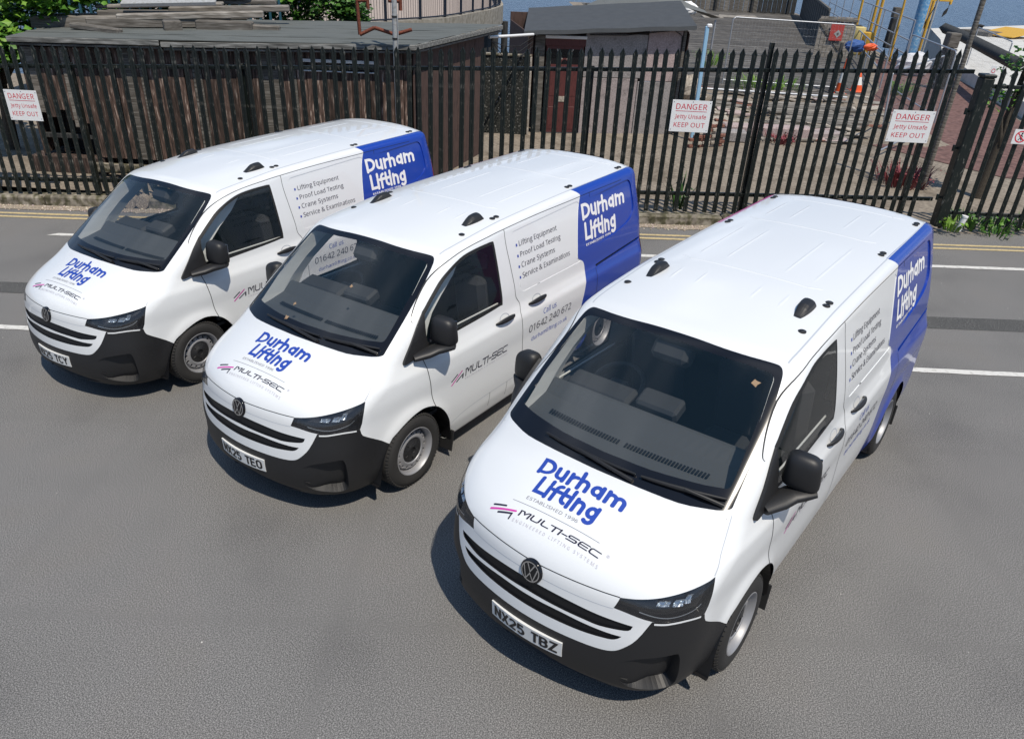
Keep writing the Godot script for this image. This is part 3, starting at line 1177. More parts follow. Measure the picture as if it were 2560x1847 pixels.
	# coloured rear quarter
	var line := curve([3.655, 1.945, 3.70, 1.915, 3.725, 1.89, 3.70, 1.85, 3.65, 1.75, 3.60, 1.56, 3.565, 1.32, 3.59, 1.275, 3.66, 1.235, 3.69, 1.18, 3.69, 1.09, 3.665, 0.98, 3.63, 0.85, 3.595, 0.69, 3.52, 0.5, 3.36, 0.33, 3.30, 0.2, 3.28, 0.0], 3)
	line.append_array(V2([5.4, 0.0, 5.4, 2.2, 3.655, 2.2]))
	r = cut(s, line, 0)
	s = r[1]
	r = cut(r[0], V2([3.0, 0.697, 5.4, 0.697, 5.4, 1.3, 3.0, 1.3]), 4)
	var quarter: Soup = r[0]
	s.p.append_array(r[1].p)
	s.n.append_array(r[1].n)
	var rear_panel := rounded([3.85, 1.828, 4.81, 1.868, 4.845, 1.52, 4.70, 1.42, 4.35, 1.358, 3.85, 1.325], 0.09)
	r = cut(quarter, rear_panel, 0)
	quarter = r[1]
	var qw := Soup.new()
	quarter.add(sink(r[0], func(q: Vector3): return panel_depth(-q.z), qw))
	quarter.add(qw)
	r = cut(quarter, V2([3.92, 1.105, 4.96, 1.165, 4.96, 1.192, 3.92, 1.132]), 0)
	quarter = r[1]
	var rail := sink(r[0], 0.02, quarter)
	for side in [1, -1]:
		var q := obj("rear_quarter_wrap", quarter if side == 1 else quarter.mirrored(), M.blue if side == 1 else M.pink, van)
		q.set_meta("label", "blue rear quarter" if side == 1 else "pink rear quarter")
		obj("sliding_rail", rail if side == 1 else rail.mirrored(), M.gap, q)
	# pressed panel between the door and the coloured quarter
	r = cut(s, rounded([2.475, 1.80, 3.69, 1.845, 3.64, 1.245, 2.53, 1.235], 0.07), 0)
	s = r[1]
	var press: Soup = sink(r[0], 0.004, white_walls)
	# bonnet and doors
	var bonnet_line := curve([-0.08, 0.958, 0.032, 0.959, 0.219, 0.975, 0.405, 1.007, 0.52, 1.037, 0.608, 1.089, 0.695, 1.169, 0.765, 1.263, 0.818, 1.355, 0.866, 1.47, 0.862, 1.58, 0.845, 1.72, 0.812, 2.03], 3)
	bonnet_line.append_array(V2([0.6, 2.1, -0.08, 2.1]))
	r = cut(s, bonnet_line, 3)
	s = r[1]
	obj("bonnet", r[0].both(), M.white, van)
	var door := curve([1.238, 0.5, 1.238, 0.624, 1.21, 0.72, 1.187, 0.878, 1.16, 1.021, 1.138, 1.13, 1.12, 1.35, 1.14, 1.43, 1.26, 1.54, 1.45, 1.68, 1.63, 1.765, 1.87, 1.81, 2.17, 1.835, 2.36, 1.848, 2.393, 1.84, 2.387, 1.72, 2.407, 1.54, 2.437, 1.33, 2.45, 1.22, 2.50, 1.14, 2.485, 1.03, 2.512, 0.78, 2.52, 0.5, 2.52, 0.30], 3)
	door.append_array(V2([1.45, 0.30, 1.30, 0.45]))
	r = cut(s, door, 0)
	s = r[1]
	var dh: Soup = r[0]
	var slide := V2([2.395, 1.848, 3.3, 1.872, 3.8, 1.88, 3.8, 0.30, 2.52, 0.30, 2.52, 0.5, 2.512, 0.78, 2.485, 1.03, 2.50, 1.14, 2.45, 1.22, 2.437, 1.33, 2.407, 1.54, 2.387, 1.72])
	r = cut(s, slide, 0)
	s = r[1]
	var sh: Soup = r[0]
	sh.add(press)
	s.add(white_walls)
	obj("body_shell", s.both(), M.white, van)
	for side in [1, -1]:
		var k := Vector3(side, 1, 1)
		var d := obj("front_door", dh if side == 1 else dh.mirrored(), M.white, van)
		var sd := obj("sliding_door", sh if side == 1 else sh.mirrored(), M.white, van)
		for hd in [[2.10, 2.38, 1.072, d], [2.63, 2.92, 1.097, sd]]:
			var cup := Soup.new()
			var mid: float = (hd[0] + hd[1]) * 0.5
			var cc := surf(0, mid, hd[2] + 0.012, 0.004)
			for i in 14:
				var a0 := TAU * i / 14
				var a1 := TAU * (i + 1) / 14
				cup.flat(cc - Vector3(0.014, 0, 0), surf(0, mid + cos(a0) * 0.075, hd[2] + 0.015 + sin(a0) * 0.042, 0.002), surf(0, mid + cos(a1) * 0.075, hd[2] + 0.015 + sin(a1) * 0.042, 0.002), Vector3.RIGHT)
			obj("handle_cup", cup if side == 1 else cup.mirrored(), M.seam, hd[3])
			var bar := Soup.new()
			var path := []
			var rad := []
			for i in 11:
				var t := i / 10.0
				var e := sin(PI * t)
				path.append(surf(0, lerpf(hd[0], hd[1], t), hd[2] + 0.006 * e, 0.006 + 0.038 * pow(e, 0.5)))
				rad.append(0.010 + 0.016 * pow(e, 0.6))
			bar.tube(path, rad, 10, false, 0.62, Vector3.RIGHT)
			obj("door_handle", bar if side == 1 else bar.mirrored(), M.plastic, hd[3])
		# mirror on its triangular base
		var base := obj("mirror_base", sail if side == 1 else sail.mirrored(), M.plastic, d)
		var arm := Soup.new()
		arm.tube([Vector3(0.895, 1.145, -1.05), Vector3(0.95, 1.162, -1.16), Vector3(0.99, 1.182, -1.24), Vector3(1.05, 1.197, -1.29), Vector3(1.105, 1.210, -1.32)], [0.06, 0.075, 0.075, 0.07, 0.05], 14, false, 0.5)
		var house := Soup.new()
		mirror_house(house)
		obj("mirror_arm", arm if side == 1 else arm.mirrored(), M.plastic, d)
		obj("mirror_housing", house if side == 1 else house.mirrored(), M.plastic, d)
		var face := Soup.new()
		face.box(Vector3(1.018, 1.32, -1.358), Vector3(0.14, 0.16, 0.004), Basis(Vector3.UP, 0.22), 0.001)
		obj("mirror_glass", face if side == 1 else face.mirrored(), M.chrome, d)
		# lamp unit: housing, reflectors and lens
		var lamp := obj("headlight", lens if side == 1 else lens.mirrored(), M.lens, van)
		obj("lamp_housing", housing if side == 1 else housing.mirrored(), M.gloss_black, lamp)
		for e in [[0.99, 0.886, 0.10, 0.028], [1.11, 0.888, 0.085, 0.036], [1.19, 0.902, 0.05, 0.044]]:
			var f := Soup.new()
			for i in 6:
				for j in 3:
					var q := []
					for w in [[0, 0], [1, 0], [1, 1], [0, 1]]:
						var fx: float = (i + w[0]) / 6.0
						var fy: float = (j + w[1]) / 3.0
						q.append(surf(1, e[0] + (fx - 0.5) * e[2] + (fy - 0.5) * 0.03, e[1] + (fy - 0.5) * e[3], -0.012 - 0.018 * sin(fy * PI) * (0.6 + 0.4 * sin(fx * 9.0))))
					f.quad(q[0], q[1], q[2], q[3])
			obj("reflector", f if side == 1 else f.mirrored(), M.lamp_grey, lamp)
		var rib := Soup.new()
		ribbon(rib, 1, curve([0.80, 0.835, 0.95, 0.812, 1.07, 0.81, 1.22, 0.83, 1.29, 0.86], 4), 0.006, -0.004)
		obj("light_guide", rib if side == 1 else rib.mirrored(), M.lamp_grey, lamp)
		var trim := Soup.new()
		ribbon(trim, 1, curve([0.915, 0.773, 1.0, 0.772, 1.074, 0.776, 1.18, 0.778, 1.30, 0.769], 4), 0.012, 0.003)
		obj("lamp_trim", trim if side == 1 else trim.mirrored(), M.white, van)
		# gaps between the panels
		for g in [
			[0, curve([1.238, 0.63, 1.21, 0.72, 1.187, 0.878, 1.16, 1.021, 1.138, 1.14], 4), 0.007],
			[0, curve([1.13, 1.40, 1.14, 1.43, 1.26, 1.54, 1.45, 1.68, 1.63, 1.765, 1.87, 1.81, 2.17, 1.835, 2.40, 1.849, 2.93, 1.868, 3.58, 1.876, 3.91, 1.882, 4.6, 1.887], 4), 0.0045],
			[0, curve([2.395, 1.845, 2.387, 1.72, 2.407, 1.54, 2.437, 1.33, 2.45, 1.22, 2.50, 1.14, 2.485, 1.03, 2.512, 0.78, 2.52, 0.5, 2.51, 0.33], 4), 0.006],
			[0, V2([3.913, 1.10, 3.912, 0.75]), 0.006],
			[0, V2([3.905, 1.88, 3.90, 1.84]), 0.006],
			[0, V2([2.02, 0.42, 2.02, 0.27]), 0.004],
			[0, V2([2.29, 0.42, 2.29, 0.27]), 0.004]]:
			var gap := Soup.new()
			ribbon(gap, g[0], g[1], g[2], 0.0012)
			obj("panel_gap", gap if side == 1 else gap.mirrored(), M.gap, van)
		for g in [
			[3, curve([0.872, 1.515, 0.866, 1.60, 0.845, 1.72, 0.812, 2.0], 4), 0.004],
			[0, curve([1.46, 0.36, 1.7, 0.405, 2.1, 0.42, 3.2, 0.42, 3.6, 0.41], 4), 0.005],
			[2, curve([1.62, 0.705, 1.8, 0.712, 2.3, 0.712, 3.6, 0.706, 4.6, 0.70, 4.95, 0.69], 4), 0.010]]:
			var seam := Soup.new()
			ribbon(seam, g[0], g[1], g[2], 0.001)
			obj("body_seam", seam if side == 1 else seam.mirrored(), M.seam, van)
		for pr in [[2.42, 0.645], [2.48, 0.645], [3.68, 0.648], [3.74, 0.648], [4.73, 0.65], [4.79, 0.65], [1.985, 0.645]]:
			var lug := Soup.new()
			lug.lathe([Vector2(0.0, 0.012), Vector2(0.018, 0.012), Vector2(0.018, 0.012), Vector2(0.027, 0.007), Vector2(0.027, 0.007), Vector2(0.027, 0.0)], Transform3D(Basis(), surf(2, pr[0], pr[1], -0.002)), 12)
			obj("roof_bolt", lug if side == 1 else lug.mirrored(), M.plastic, van)
		var blister := Soup.new()
		roof_blister(blister)
		obj("roof_blister", blister if side == 1 else blister.mirrored(), M.plastic, van)
		# mud flap
		for c in [HUB_F, HUB_R]:
			var flap := Soup.new()
			flap.box(Vector3(0.885, 0.175, -c - 0.49), Vector3(0.14, 0.20, 0.012), Basis(Vector3.RIGHT, -0.2), 0.004)
			obj("mud_flap", flap if side == 1 else flap.mirrored(), M.rubber, van)
		for c in [HUB_F, HUB_R]:
			wheel(van, Transform3D(Basis(Vector3(0, 0, 1), -PI / 2 * side) * Basis(Vector3.UP, 0.35 + c), Vector3(0.85 * side, HUB_H, -c)))
		# tail lamp on the rear corner
		var tail := Soup.new()
		for i in 10:
			var h0 := lerpf(0.85, 1.6, i / 10.0)
			var h1 := lerpf(0.85, 1.6, (i + 1) / 10.0)
			var u0 := 5.02
			tail.quad(surf(0, u0, h0, 0.004), surf(0, u0, h1, 0.004), surf(0, u0 + 0.045, h1, 0.004), surf(0, u0 + 0.045, h0, 0.004), Vector3.RIGHT)
		obj("tail_lamp", tail if side == 1 else tail.mirrored(), M.red_plastic, van)
	# pressed ribs of the roof
	for v in [-0.45, -0.23, 0.23, 0.45]:
		for g in [[2.70, 3.62, 1.0], [3.98, 4.6, 1.0], [2.12, 2.42, 0.9]]:
			var rib := Soup.new()
			roof_rib(rib, Vector2(g[0], v * g[2]), Vector2(g[1], v * g[2]))
			obj("roof_rib", rib, M.white, van)
	for u in [2.57, 3.84, 4.72]:
		var ribs := Soup.new()
		for i in 12:
			var a := lerpf(-0.54, 0.54, i / 12.0)
			var b := lerpf(-0.54, 0.54, (i + 1) / 12.0)
			roof_rib(ribs, Vector2(u + 0.09 * a * a + maxf(absf(a) - 0.45, 0) * 0.5, a), Vector2(u + 0.09 * b * b + maxf(absf(b) - 0.45, 0) * 0.5, b))
		obj("roof_rib", ribs, M.white, van)
	var lip := Soup.new()
	for v in [-0.33, -0.11, 0.11]:
		lip.quad(surf(2, 4.955, v, 0.004), surf(2, 4.955, v + 0.22, 0.004), surf(2, 5.02, v + 0.22, 0.004), surf(2, 5.02, v, 0.004), Vector3.UP)
	obj("high_brake_lamp", lip, M.purple, van)
	# front gap line, badge, plate, wipers
	var fl := Soup.new()
	ribbon(fl, 3, curve([-0.52, 1.037, -0.405, 1.007, -0.219, 0.975, 0.0, 0.958, 0.219, 0.975, 0.405, 1.007, 0.52, 1.037], 5), 0.007, 0.0012)
	obj("bonnet_gap", fl, M.gap, van)
	var thin := Soup.new()
	ribbon(thin, 1, curve([0.04, 0.826, 0.25, 0.822, 0.5, 0.816, 0.62, 0.817], 4), 0.0025, 0.001)
	obj("nose_seam", thin.both(), M.seam, van)
	badge(van)
	var plate := Soup.new()
	for i in 8:
		var v0 := lerpf(-0.26, 0.26, i / 8.0)
		var v1 := lerpf(-0.26, 0.26, (i + 1) / 8.0)
		var q := [plate_at(Vector2(v0, -0.0555), 0), plate_at(Vector2(v1, -0.0555), 0), plate_at(Vector2(v1, 0.0555), 0), plate_at(Vector2(v0, 0.0555), 0)]
		plate.quad(q[0], q[1], q[2], q[3], Vector3.BACK)
		for k in [[0, 1], [3, 2]]:
			plate.quad(q[k[0]], q[k[1]], q[k[1]] - Vector3(0, 0, 0.03), q[k[0]] - Vector3(0, 0, 0.03))
	for v in [-0.26, 0.26]:
		plate.quad(plate_at(Vector2(v, -0.0555), 0), plate_at(Vector2(v, 0.0555), 0), plate_at(Vector2(v, 0.0555), 0) - Vector3(0, 0, 0.03), plate_at(Vector2(v, -0.0555), 0) - Vector3(0, 0, 0.03))
	obj("number_plate", plate, M.plate, van)
	wiper(van, -0.404, -0.106, 0.249, -0.02)
	wiper(van, 0.285, 0.537, 0.755, 0.30)
	lettering(van)
	cabin(van)
	return van


func panel_depth(u: float) -> float:
	return 0.012 * smoothstep(3.86, 4.3, u)


func plate_at(p: Vector2, lift: float) -> Vector3:
	return Vector3(p.x, 0.416 + p.y, 0.012 - 0.42 * p.x * p.x - p.y * -0.06 + lift)


func mirror_house(s: Soup) -> void:
	var c := Vector3(1.008, 1.322, -1.305)
	var t := Basis(Vector3.UP, 0.22)
	var rows := []
	var a := 20
	var b := 32
	for i in a + 1:
		var th := PI * i / a
		var row := []
		for k in b:
			var ph := TAU * k / b
			var d := Vector3(sin(th) * cos(ph), cos(th), sin(th) * sin(ph))
			var e := 0.42
			var q := Vector3(signf(d.x) * pow(absf(d.x), e + 0.1), signf(d.y) * pow(absf(d.y), e), signf(d.z) * pow(absf(d.z), 0.75 if d.z > 0 else 0.3))
			var w := Vector3(q.x * (0.105 - 0.012 * q.y), q.y * 0.112 + q.x * -0.012, q.z * (0.08 if d.z > 0.0 else 0.05))
			var m := Vector3(d.x / 0.112, d.y / 0.128, d.z / 0.085).normalized()
			row.append([c + t * w, t * Vector3(m.x, m.y, m.z)])
		rows.append(row)
	for i in a:
		for k in b:
			var l := (k + 1) % b
			s.squad(rows[i][k][0], rows[i][l][0], rows[i + 1][l][0], rows[i + 1][k][0], rows[i][k][1], rows[i][l][1], rows[i + 1][l][1], rows[i + 1][k][1])


func roof_blister(s: Soup) -> void:
	var rows := []
	for i in 9:
		var t := i / 8.0
		var u := lerpf(2.11, 2.36, t)
		var hw := 0.05 * pow(maxf(sin(PI * (0.12 + 0.62 * t)), 0.0), 0.5) * (0.75 + 0.3 * t)
		var hh := 0.055 * smoothstep(0.0, 0.55, t) * (1.0 - 0.75 * smoothstep(0.85, 1.0, t))
		var row := []
		for k in 9:
			var a := PI * k / 8.0
			row.append(surf(2, u, 0.555 - cos(a) * hw, -0.002) + Vector3.UP * hh * pow(sin(a), 0.45))
		rows.append(row)
	for i in 8:
		for k in 8:
			s.quad(rows[i][k], rows[i][k + 1], rows[i + 1][k + 1], rows[i + 1][k], Vector3.UP)
	for k in range(1, 8):
		s.flat(rows[8][0], rows[8][k], rows[8][k + 1], Vector3(0, 0, -1))


func roof_rib(s: Soup, a: Vector2, b: Vector2) -> void:
	var cnt := maxi(1, int(a.distance_to(b) / 0.1))
	var o := (b - a).normalized().orthogonal() * 0.013
	var rows := []
	for i in cnt + 1:
		var p := a.lerp(b, float(i) / cnt)
		var e: float = 1.0 if cnt == 1 else smoothstep(0.0, 1.2, minf(i, cnt - i))
		var row := []
		for k in 5:
			var x := (k - 2) / 2.0
			row.append(surf(2, p.x + o.x * x, p.y + o.y * x, -0.0005 + 0.003 * e * (1.0 - x * x)))
		rows.append(row)
	for i in cnt:
		for k in 4:
			s.quad(rows[i][k], rows[i][k + 1], rows[i + 1][k + 1], rows[i + 1][k], Vector3.UP)


func wheel(van: Node3D, t: Transform3D) -> void:
	var w := Node3D.new()
	w.name = "wheel"
	van.add_child(w, true)
	w.transform = t
	if not M.has("tyre_mesh"):
		var s := Soup.new()
		var pr := [Vector2(0.205, 0.07), Vector2(0.207, 0.10), Vector2(0.225, 0.108), Vector2(0.262, 0.113), Vector2(0.292, 0.106), Vector2(0.308, 0.092), Vector2(0.308, 0.092), Vector2(0.320, 0.078)]
		for i in 4:
			var y := 0.062 - i * 0.034
			pr.append_array([Vector2(0.327, y), Vector2(0.327, y), Vector2(0.327, y - 0.024), Vector2(0.327, y - 0.024), Vector2(0.319, y - 0.026), Vector2(0.319, y - 0.026), Vector2(0.319, y - 0.032), Vector2(0.319, y - 0.032)])
		pr.append_array([Vector2(0.320, -0.078), Vector2(0.300, -0.1), Vector2(0.26, -0.11), Vector2(0.205, -0.1)])
		s.lathe(pr, Transform3D(), 56)
		# shoulder blocks
		for i in 64:
			var a := TAU * i / 64
			var b := Basis(Vector3.UP, -a)
			s.box(b * Vector3(0.3155, 0.083, 0), Vector3(0.017, 0.024, 0.02), b * Basis(Vector3(0, 0, 1), 0.6))
		M.tyre_mesh = s.mesh()
		# pressed steel wheel: rim well, disc with sixteen round holes
		var r := Soup.new()
		r.lathe([Vector2(0.21, 0.1), Vector2(0.213, 0.104), Vector2(0.207, 0.106), Vector2(0.2, 0.098), Vector2(0.196, 0.085), Vector2(0.19, 0.07), Vector2(0.186, 0.03), Vector2(0.186, -0.1)], Transform3D(), 56)
		var prof := func(x: float) -> float:
			return 0.03 + 0.035 * smoothstep(0.188, 0.165, x) - 0.0 * x + 0.012 * smoothstep(0.15, 0.118, x)
		for i in 16:
			var a0 := TAU * (i + 0.5) / 16
			var rc := 0.157
			var half := TAU / 32
			var ring := []
			for k in 24:
				var an := TAU * k / 24
				var e := Vector2(cos(an), sin(an))
				var sc := 1.0 / maxf(absf(e.x), absf(e.y))
				var outer := Vector2(rc + e.x * sc * 0.031, a0 + e.y * sc * half)
				var inn := Vector2(rc + e.x * 0.0135, a0 + e.y * 0.0135 / rc)
				var row := []
				for q in [outer, inn]:
					row.append(Vector3(cos(q.y) * q.x, prof.call(q.x), sin(q.y) * q.x))
				row.append(row[1] - Vector3(0, 0.02, 0))
				ring.append(row)
			for k in 24:
				var l := (k + 1) % 24
				r.quad(ring[k][0], ring[l][0], ring[l][1], ring[k][1], Vector3.UP)
				r.quad(ring[k][1], ring[l][1], ring[l][2], ring[k][2])
		r.lathe([Vector2(0.127, prof.call(0.127)), Vector2(0.118, 0.077), Vector2(0.112, 0.072), Vector2(0.108, 0.06), Vector2(0.1, 0.055)], Transform3D(), 48)
		M.rim_mesh = r.mesh()
		var c := Soup.new()
		c.lathe([Vector2(0.11, 0.05), Vector2(0.11, 0.066), Vector2(0.105, 0.07), Vector2(0.06, 0.073), Vector2(0.056, 0.08), Vector2(0.03, 0.082), Vector2(0.028, 0.07), Vector2(0.0, 0.07)], Transform3D(), 36)
		for i in 5:
			var b := Basis(Vector3.UP, TAU * i / 5)
			c.box(b * Vector3(0.077, 0.073, 0), Vector3(0.03, 0.008, 0.006), b, 0.002)
		M.cap_mesh = c.mesh()
		var back := Soup.new()
		back.lathe([Vector2(0.187, -0.03), Vector2(0.0, -0.03)], Transform3D(), 24)
		M.drum_mesh = back.mesh()
	for k in [["tyre", "tyre_mesh", "tyre"], ["rim", "rim_mesh", "rim"], ["hub_cap", "cap_mesh", "plastic"], ["brake_drum", "drum_mesh", "slot"]]:
		inst(k[0], M[k[1]], M[k[2]], w, Transform3D())


func badge(van: Node3D) -> void:
	var c := Vector3(0, 0.838, -0.047)
	var n := nrm(surf(3, 0.0, 0.885))
	var z := n
	var x := Vector3.RIGHT
	var y := z.cross(x).normalized()
	var t := Transform3D(Basis(x, y, z), c)
	var d := Soup.new()
	d.lathe([Vector2(0.075, -0.02), Vector2(0.075, 0.004), Vector2(0.070, 0.011), Vector2(0.066, 0.0125), Vector2(0.0, 0.016)], t * Transform3D(Basis(Vector3.RIGHT, PI / 2), Vector3.ZERO), 40)
	var b := obj("badge", d, M.gloss_black, van)
	var l := Soup.new()
	var place := func(p: Vector2, lift: float) -> Vector3: return t * Vector3(p.x, p.y, 0.0165 + lift - p.length_squared() * 0.5)
	band(l, arc(0, 0, 0.060, 0.060, 0, 360, 40), 0.007, 0.0, 0.0, place)
	band(l, ln([-0.026, 0.054, 0.0, 0.004, 0.026, 0.054]), 0.008, 0.0, 0.0003, place, true)
	band(l, ln([-0.048, 0.034, -0.024, -0.050, 0.0, -0.008, 0.024, -0.050, 0.048, 0.034]), 0.008, 0.0, 0.0006, place, true)
	obj("badge_emblem", l, M.chrome, b)


func wiper(van: Node3D, v0: float, vm: float, v1: float, root: float) -> void:
	var base := func(v: float, up: float) -> float: return 0.655 + 0.29 * pow(absf(v), 2.2) + up
	var arm := Soup.new()
	var path := []
	for i in 7:
		var v := lerpf(v0, v1, i / 6.0)
		path.append(surf(2, base.call(v, 0.028), v, 0.022))
	arm.tube(path, [0.006, 0.009, 0.01, 0.012, 0.01, 0.009, 0.006], 6, false, 1.4)
	var w := obj("wiper", arm, M.plastic, van)
	var lever := Soup.new()
	lever.tube([surf(2, base.call(vm, 0.028), vm, 0.034), surf(2, base.call(lerpf(vm, v1, 0.5), 0.012), lerpf(vm, v1, 0.5), 0.034), surf(2, base.call(v1, -0.004), v1, 0.012)], [0.012, 0.011, 0.013], 8)
	obj("wiper_arm", lever, M.plastic, w)


func logo_bars(dark: Soup, pink: Soup, place: Callable) -> void:
	band(dark, ln([0.02, 0.42, 0.48, 0.86]), 0.1, 0.0, 0.0, place)
	band(pink, ln([0.02, 0.02, 0.86, 0.98]), 0.1, 0.0, 0.0, place)
	band(dark, ln([0.42, 0.14, 0.96, 0.62, 0.93, 0.2]), 0.1, 0.0, 0.0004, place)


func lettering(van: Node3D) -> void:
	# bonnet
	var b := on_bonnet(0.0016)
	letters(van, bold_glyph, "Durham", 0.205, b, Vector2(-0.322, 0.497), 0.626, 0.098, M.blue_ink)
	letters(van, bold_glyph, "Lifting", 0.205, b, Vector2(-0.256, 0.362), 0.458, 0.112, M.blue_ink)
	var grey := Soup.new()
	print_text(grey, "ESTABLISHED 1996", -0.253, 0.308, 0.112, 0.328, b)
	for i in 12:
		var x0 := lerpf(-0.324, 0.291, i / 12.0)
		var x1 := lerpf(-0.324, 0.291, (i + 1) / 12.0)
		grey.quad(b.call(Vector2(x0, 0.2735), 0.0), b.call(Vector2(x1, 0.2735), 0.0), b.call(Vector2(x1, 0.2762), 0.0), b.call(Vector2(x0, 0.2762), 0.0), Vector3.UP)
	small(van, "bonnet_small_lettering", grey, M.grey_ink)
	var dark := Soup.new()
	var pink := Soup.new()
	strokes(dark, tech_glyph, "MULTi-SEC", 0.17, scaled(b, Vector2(-0.232, 0.202), Vector2(0.0655, 0.033), 0.12))
	band(dark, ln([-0.418, 0.214, -0.335, 0.226]), 0.010, 0.0, 0.0, b, false, 0.02)
	band(pink, ln([-0.425, 0.190, -0.255, 0.217]), 0.011, 0.0, 0.0, b, false, 0.02)
	band(dark, ln([-0.363, 0.182, -0.270, 0.197, -0.272, 0.168]), 0.010, 0.0, 0.0, b, false, 0.02)
	var pale := Soup.new()
	print_text(pale, "E N G I N E E R E D   L I F T I N G   S Y S T E M S", -0.243, 0.162, 0.352, 0.178, b)
	print_text(pale, "®", 0.362, 0.232, 0.382, 0.247, b)
	# left side
	var ls := on_side(0.0016)
	var lp := on_side(-0.0024)
	var lq := func(p: Vector2, lift: float) -> Vector3: return surf(0, p.x, p.y, 0.0018 + lift - panel_depth(p.x))
	letters(van, bold_glyph, "Durham", 0.2, lq, Vector2(3.705, 1.650), 0.955, 0.152, M.white_ink)
	letters(van, bold_glyph, "Lifting", 0.2, lq, Vector2(3.728, 1.432), 0.70, 0.168, M.white_ink)
	var white := Soup.new()
	print_text(white, "ESTABLISHED 1996", 3.742, 1.372, 4.29, 1.396, lq, true)
	small(van, "side_small_lettering", white, M.white_ink)
	var ink := Soup.new()
	var sq := Soup.new()
	side_list(ink, sq, ["Lifting Equipment", "Proof Load Testing", "Crane Systems", "Service & Examinations"], [0.64, 0.69, 0.57, 0.835], lp)
	print_text(ink, "01642 240 672", 2.615, 0.808, 3.385, 0.885, ls)
	print_text(sq, "Call us", 2.855, 0.930, 3.09, 0.990, ls)
	print_text(sq, "durhamlifting.co.uk", 2.668, 0.690, 3.325, 0.752, ls)
	small(van, "side_small_lettering", ink, M.dark_ink)
	small(van, "side_blue_lettering", sq, M.blue_ink)
	strokes(dark, tech_glyph, "MULTi-SEC", 0.15, scaled(ls, Vector2(1.637, 0.757), Vector2(0.0725, 0.070), 0.1))
	logo_bars(dark, pink, scaled(ls, Vector2(1.452, 0.735), Vector2(0.162, 0.094)))
	print_text(pale, "E N G I N E E R E D   L I F T I N G   S Y S T E M S", 1.638, 0.722, 2.265, 0.738, ls)
	# right side, read from the other end
	var rs := on_right(0.0016, 6.0)
	var rp := on_right(-0.0024, 6.0)
	var ink2 := Soup.new()
	var sq2 := Soup.new()
	side_list(ink2, sq2, ["Modular Spreader Beams", "Modular Spreader Frames", "Bespoke Lifting Solutions", "Lifting Beam Hire"], [0.83, 0.85, 0.84, 0.62], func(p: Vector2, l: float) -> Vector3: return rp.call(p + Vector2(-0.05, 0), l))
	print_text(ink2, "01642 240 672", 2.615, 0.808, 3.385, 0.885, rs)
	small(van, "side_small_lettering", ink2, M.dark_ink)
	small(van, "side_blue_lettering", sq2, M.pink_ink)
	strokes(dark, tech_glyph, "MULTi-SEC", 0.15, scaled(rs, Vector2(3.86, 0.757), Vector2(0.0725, 0.070), 0.1))
	logo_bars(dark, pink, scaled(rs, Vector2(3.67, 0.735), Vector2(0.162, 0.094)))
	small(van, "logo_lettering", dark, M.dark_ink)
	small(van, "logo_stripe", pink, M.pink_ink)
	small(van, "logo_small_lettering", pale, M.pale_ink)


func small(van: Node3D, called: String, s: Soup, m: Material) -> void:
	obj(called, s, m, van).set_meta("kind", "stuff")


func letters(parent: Node3D, glyph: Callable, text: String, w: float, place: Callable, at: Vector2, width: float, height: float, m: Material, square := false) -> void:
	var sum := 0.0
	for ch in text:
		sum += glyph.call(ch)[0]
	var k := width / sum
	var x := 0.0
	for ch in text:
		var s := Soup.new()
		var adv: float = strokes(s, glyph, ch, w, scaled(place, at + Vector2(x * k, 0), Vector2(k, height)), square)
		x += adv
		if s.p.size():
			obj("letter", s, m, parent)


func side_list(ink: Soup, sq: Soup, lines: Array, widths: Array, place: Callable) -> void:
	for i in lines.size():
		var y := 1.656 - i * 0.0985
		var low: float = 0.016 if lines[i].contains("g") or lines[i].contains("p") or lines[i].contains("y") else 0.001
		print_text(ink, lines[i], 2.585, y - low, 2.585 + widths[i], y + 0.052, place)
		sq.quad(place.call(Vector2(2.535, y + 0.006), 0.0), place.call(Vector2(2.556, y + 0.006), 0.0), place.call(Vector2(2.556, y + 0.030), 0.0), place.call(Vector2(2.535, y + 0.030), 0.0), place.call(Vector2(2.54, y), 0.02) - place.call(Vector2(2.54, y), 0.0))


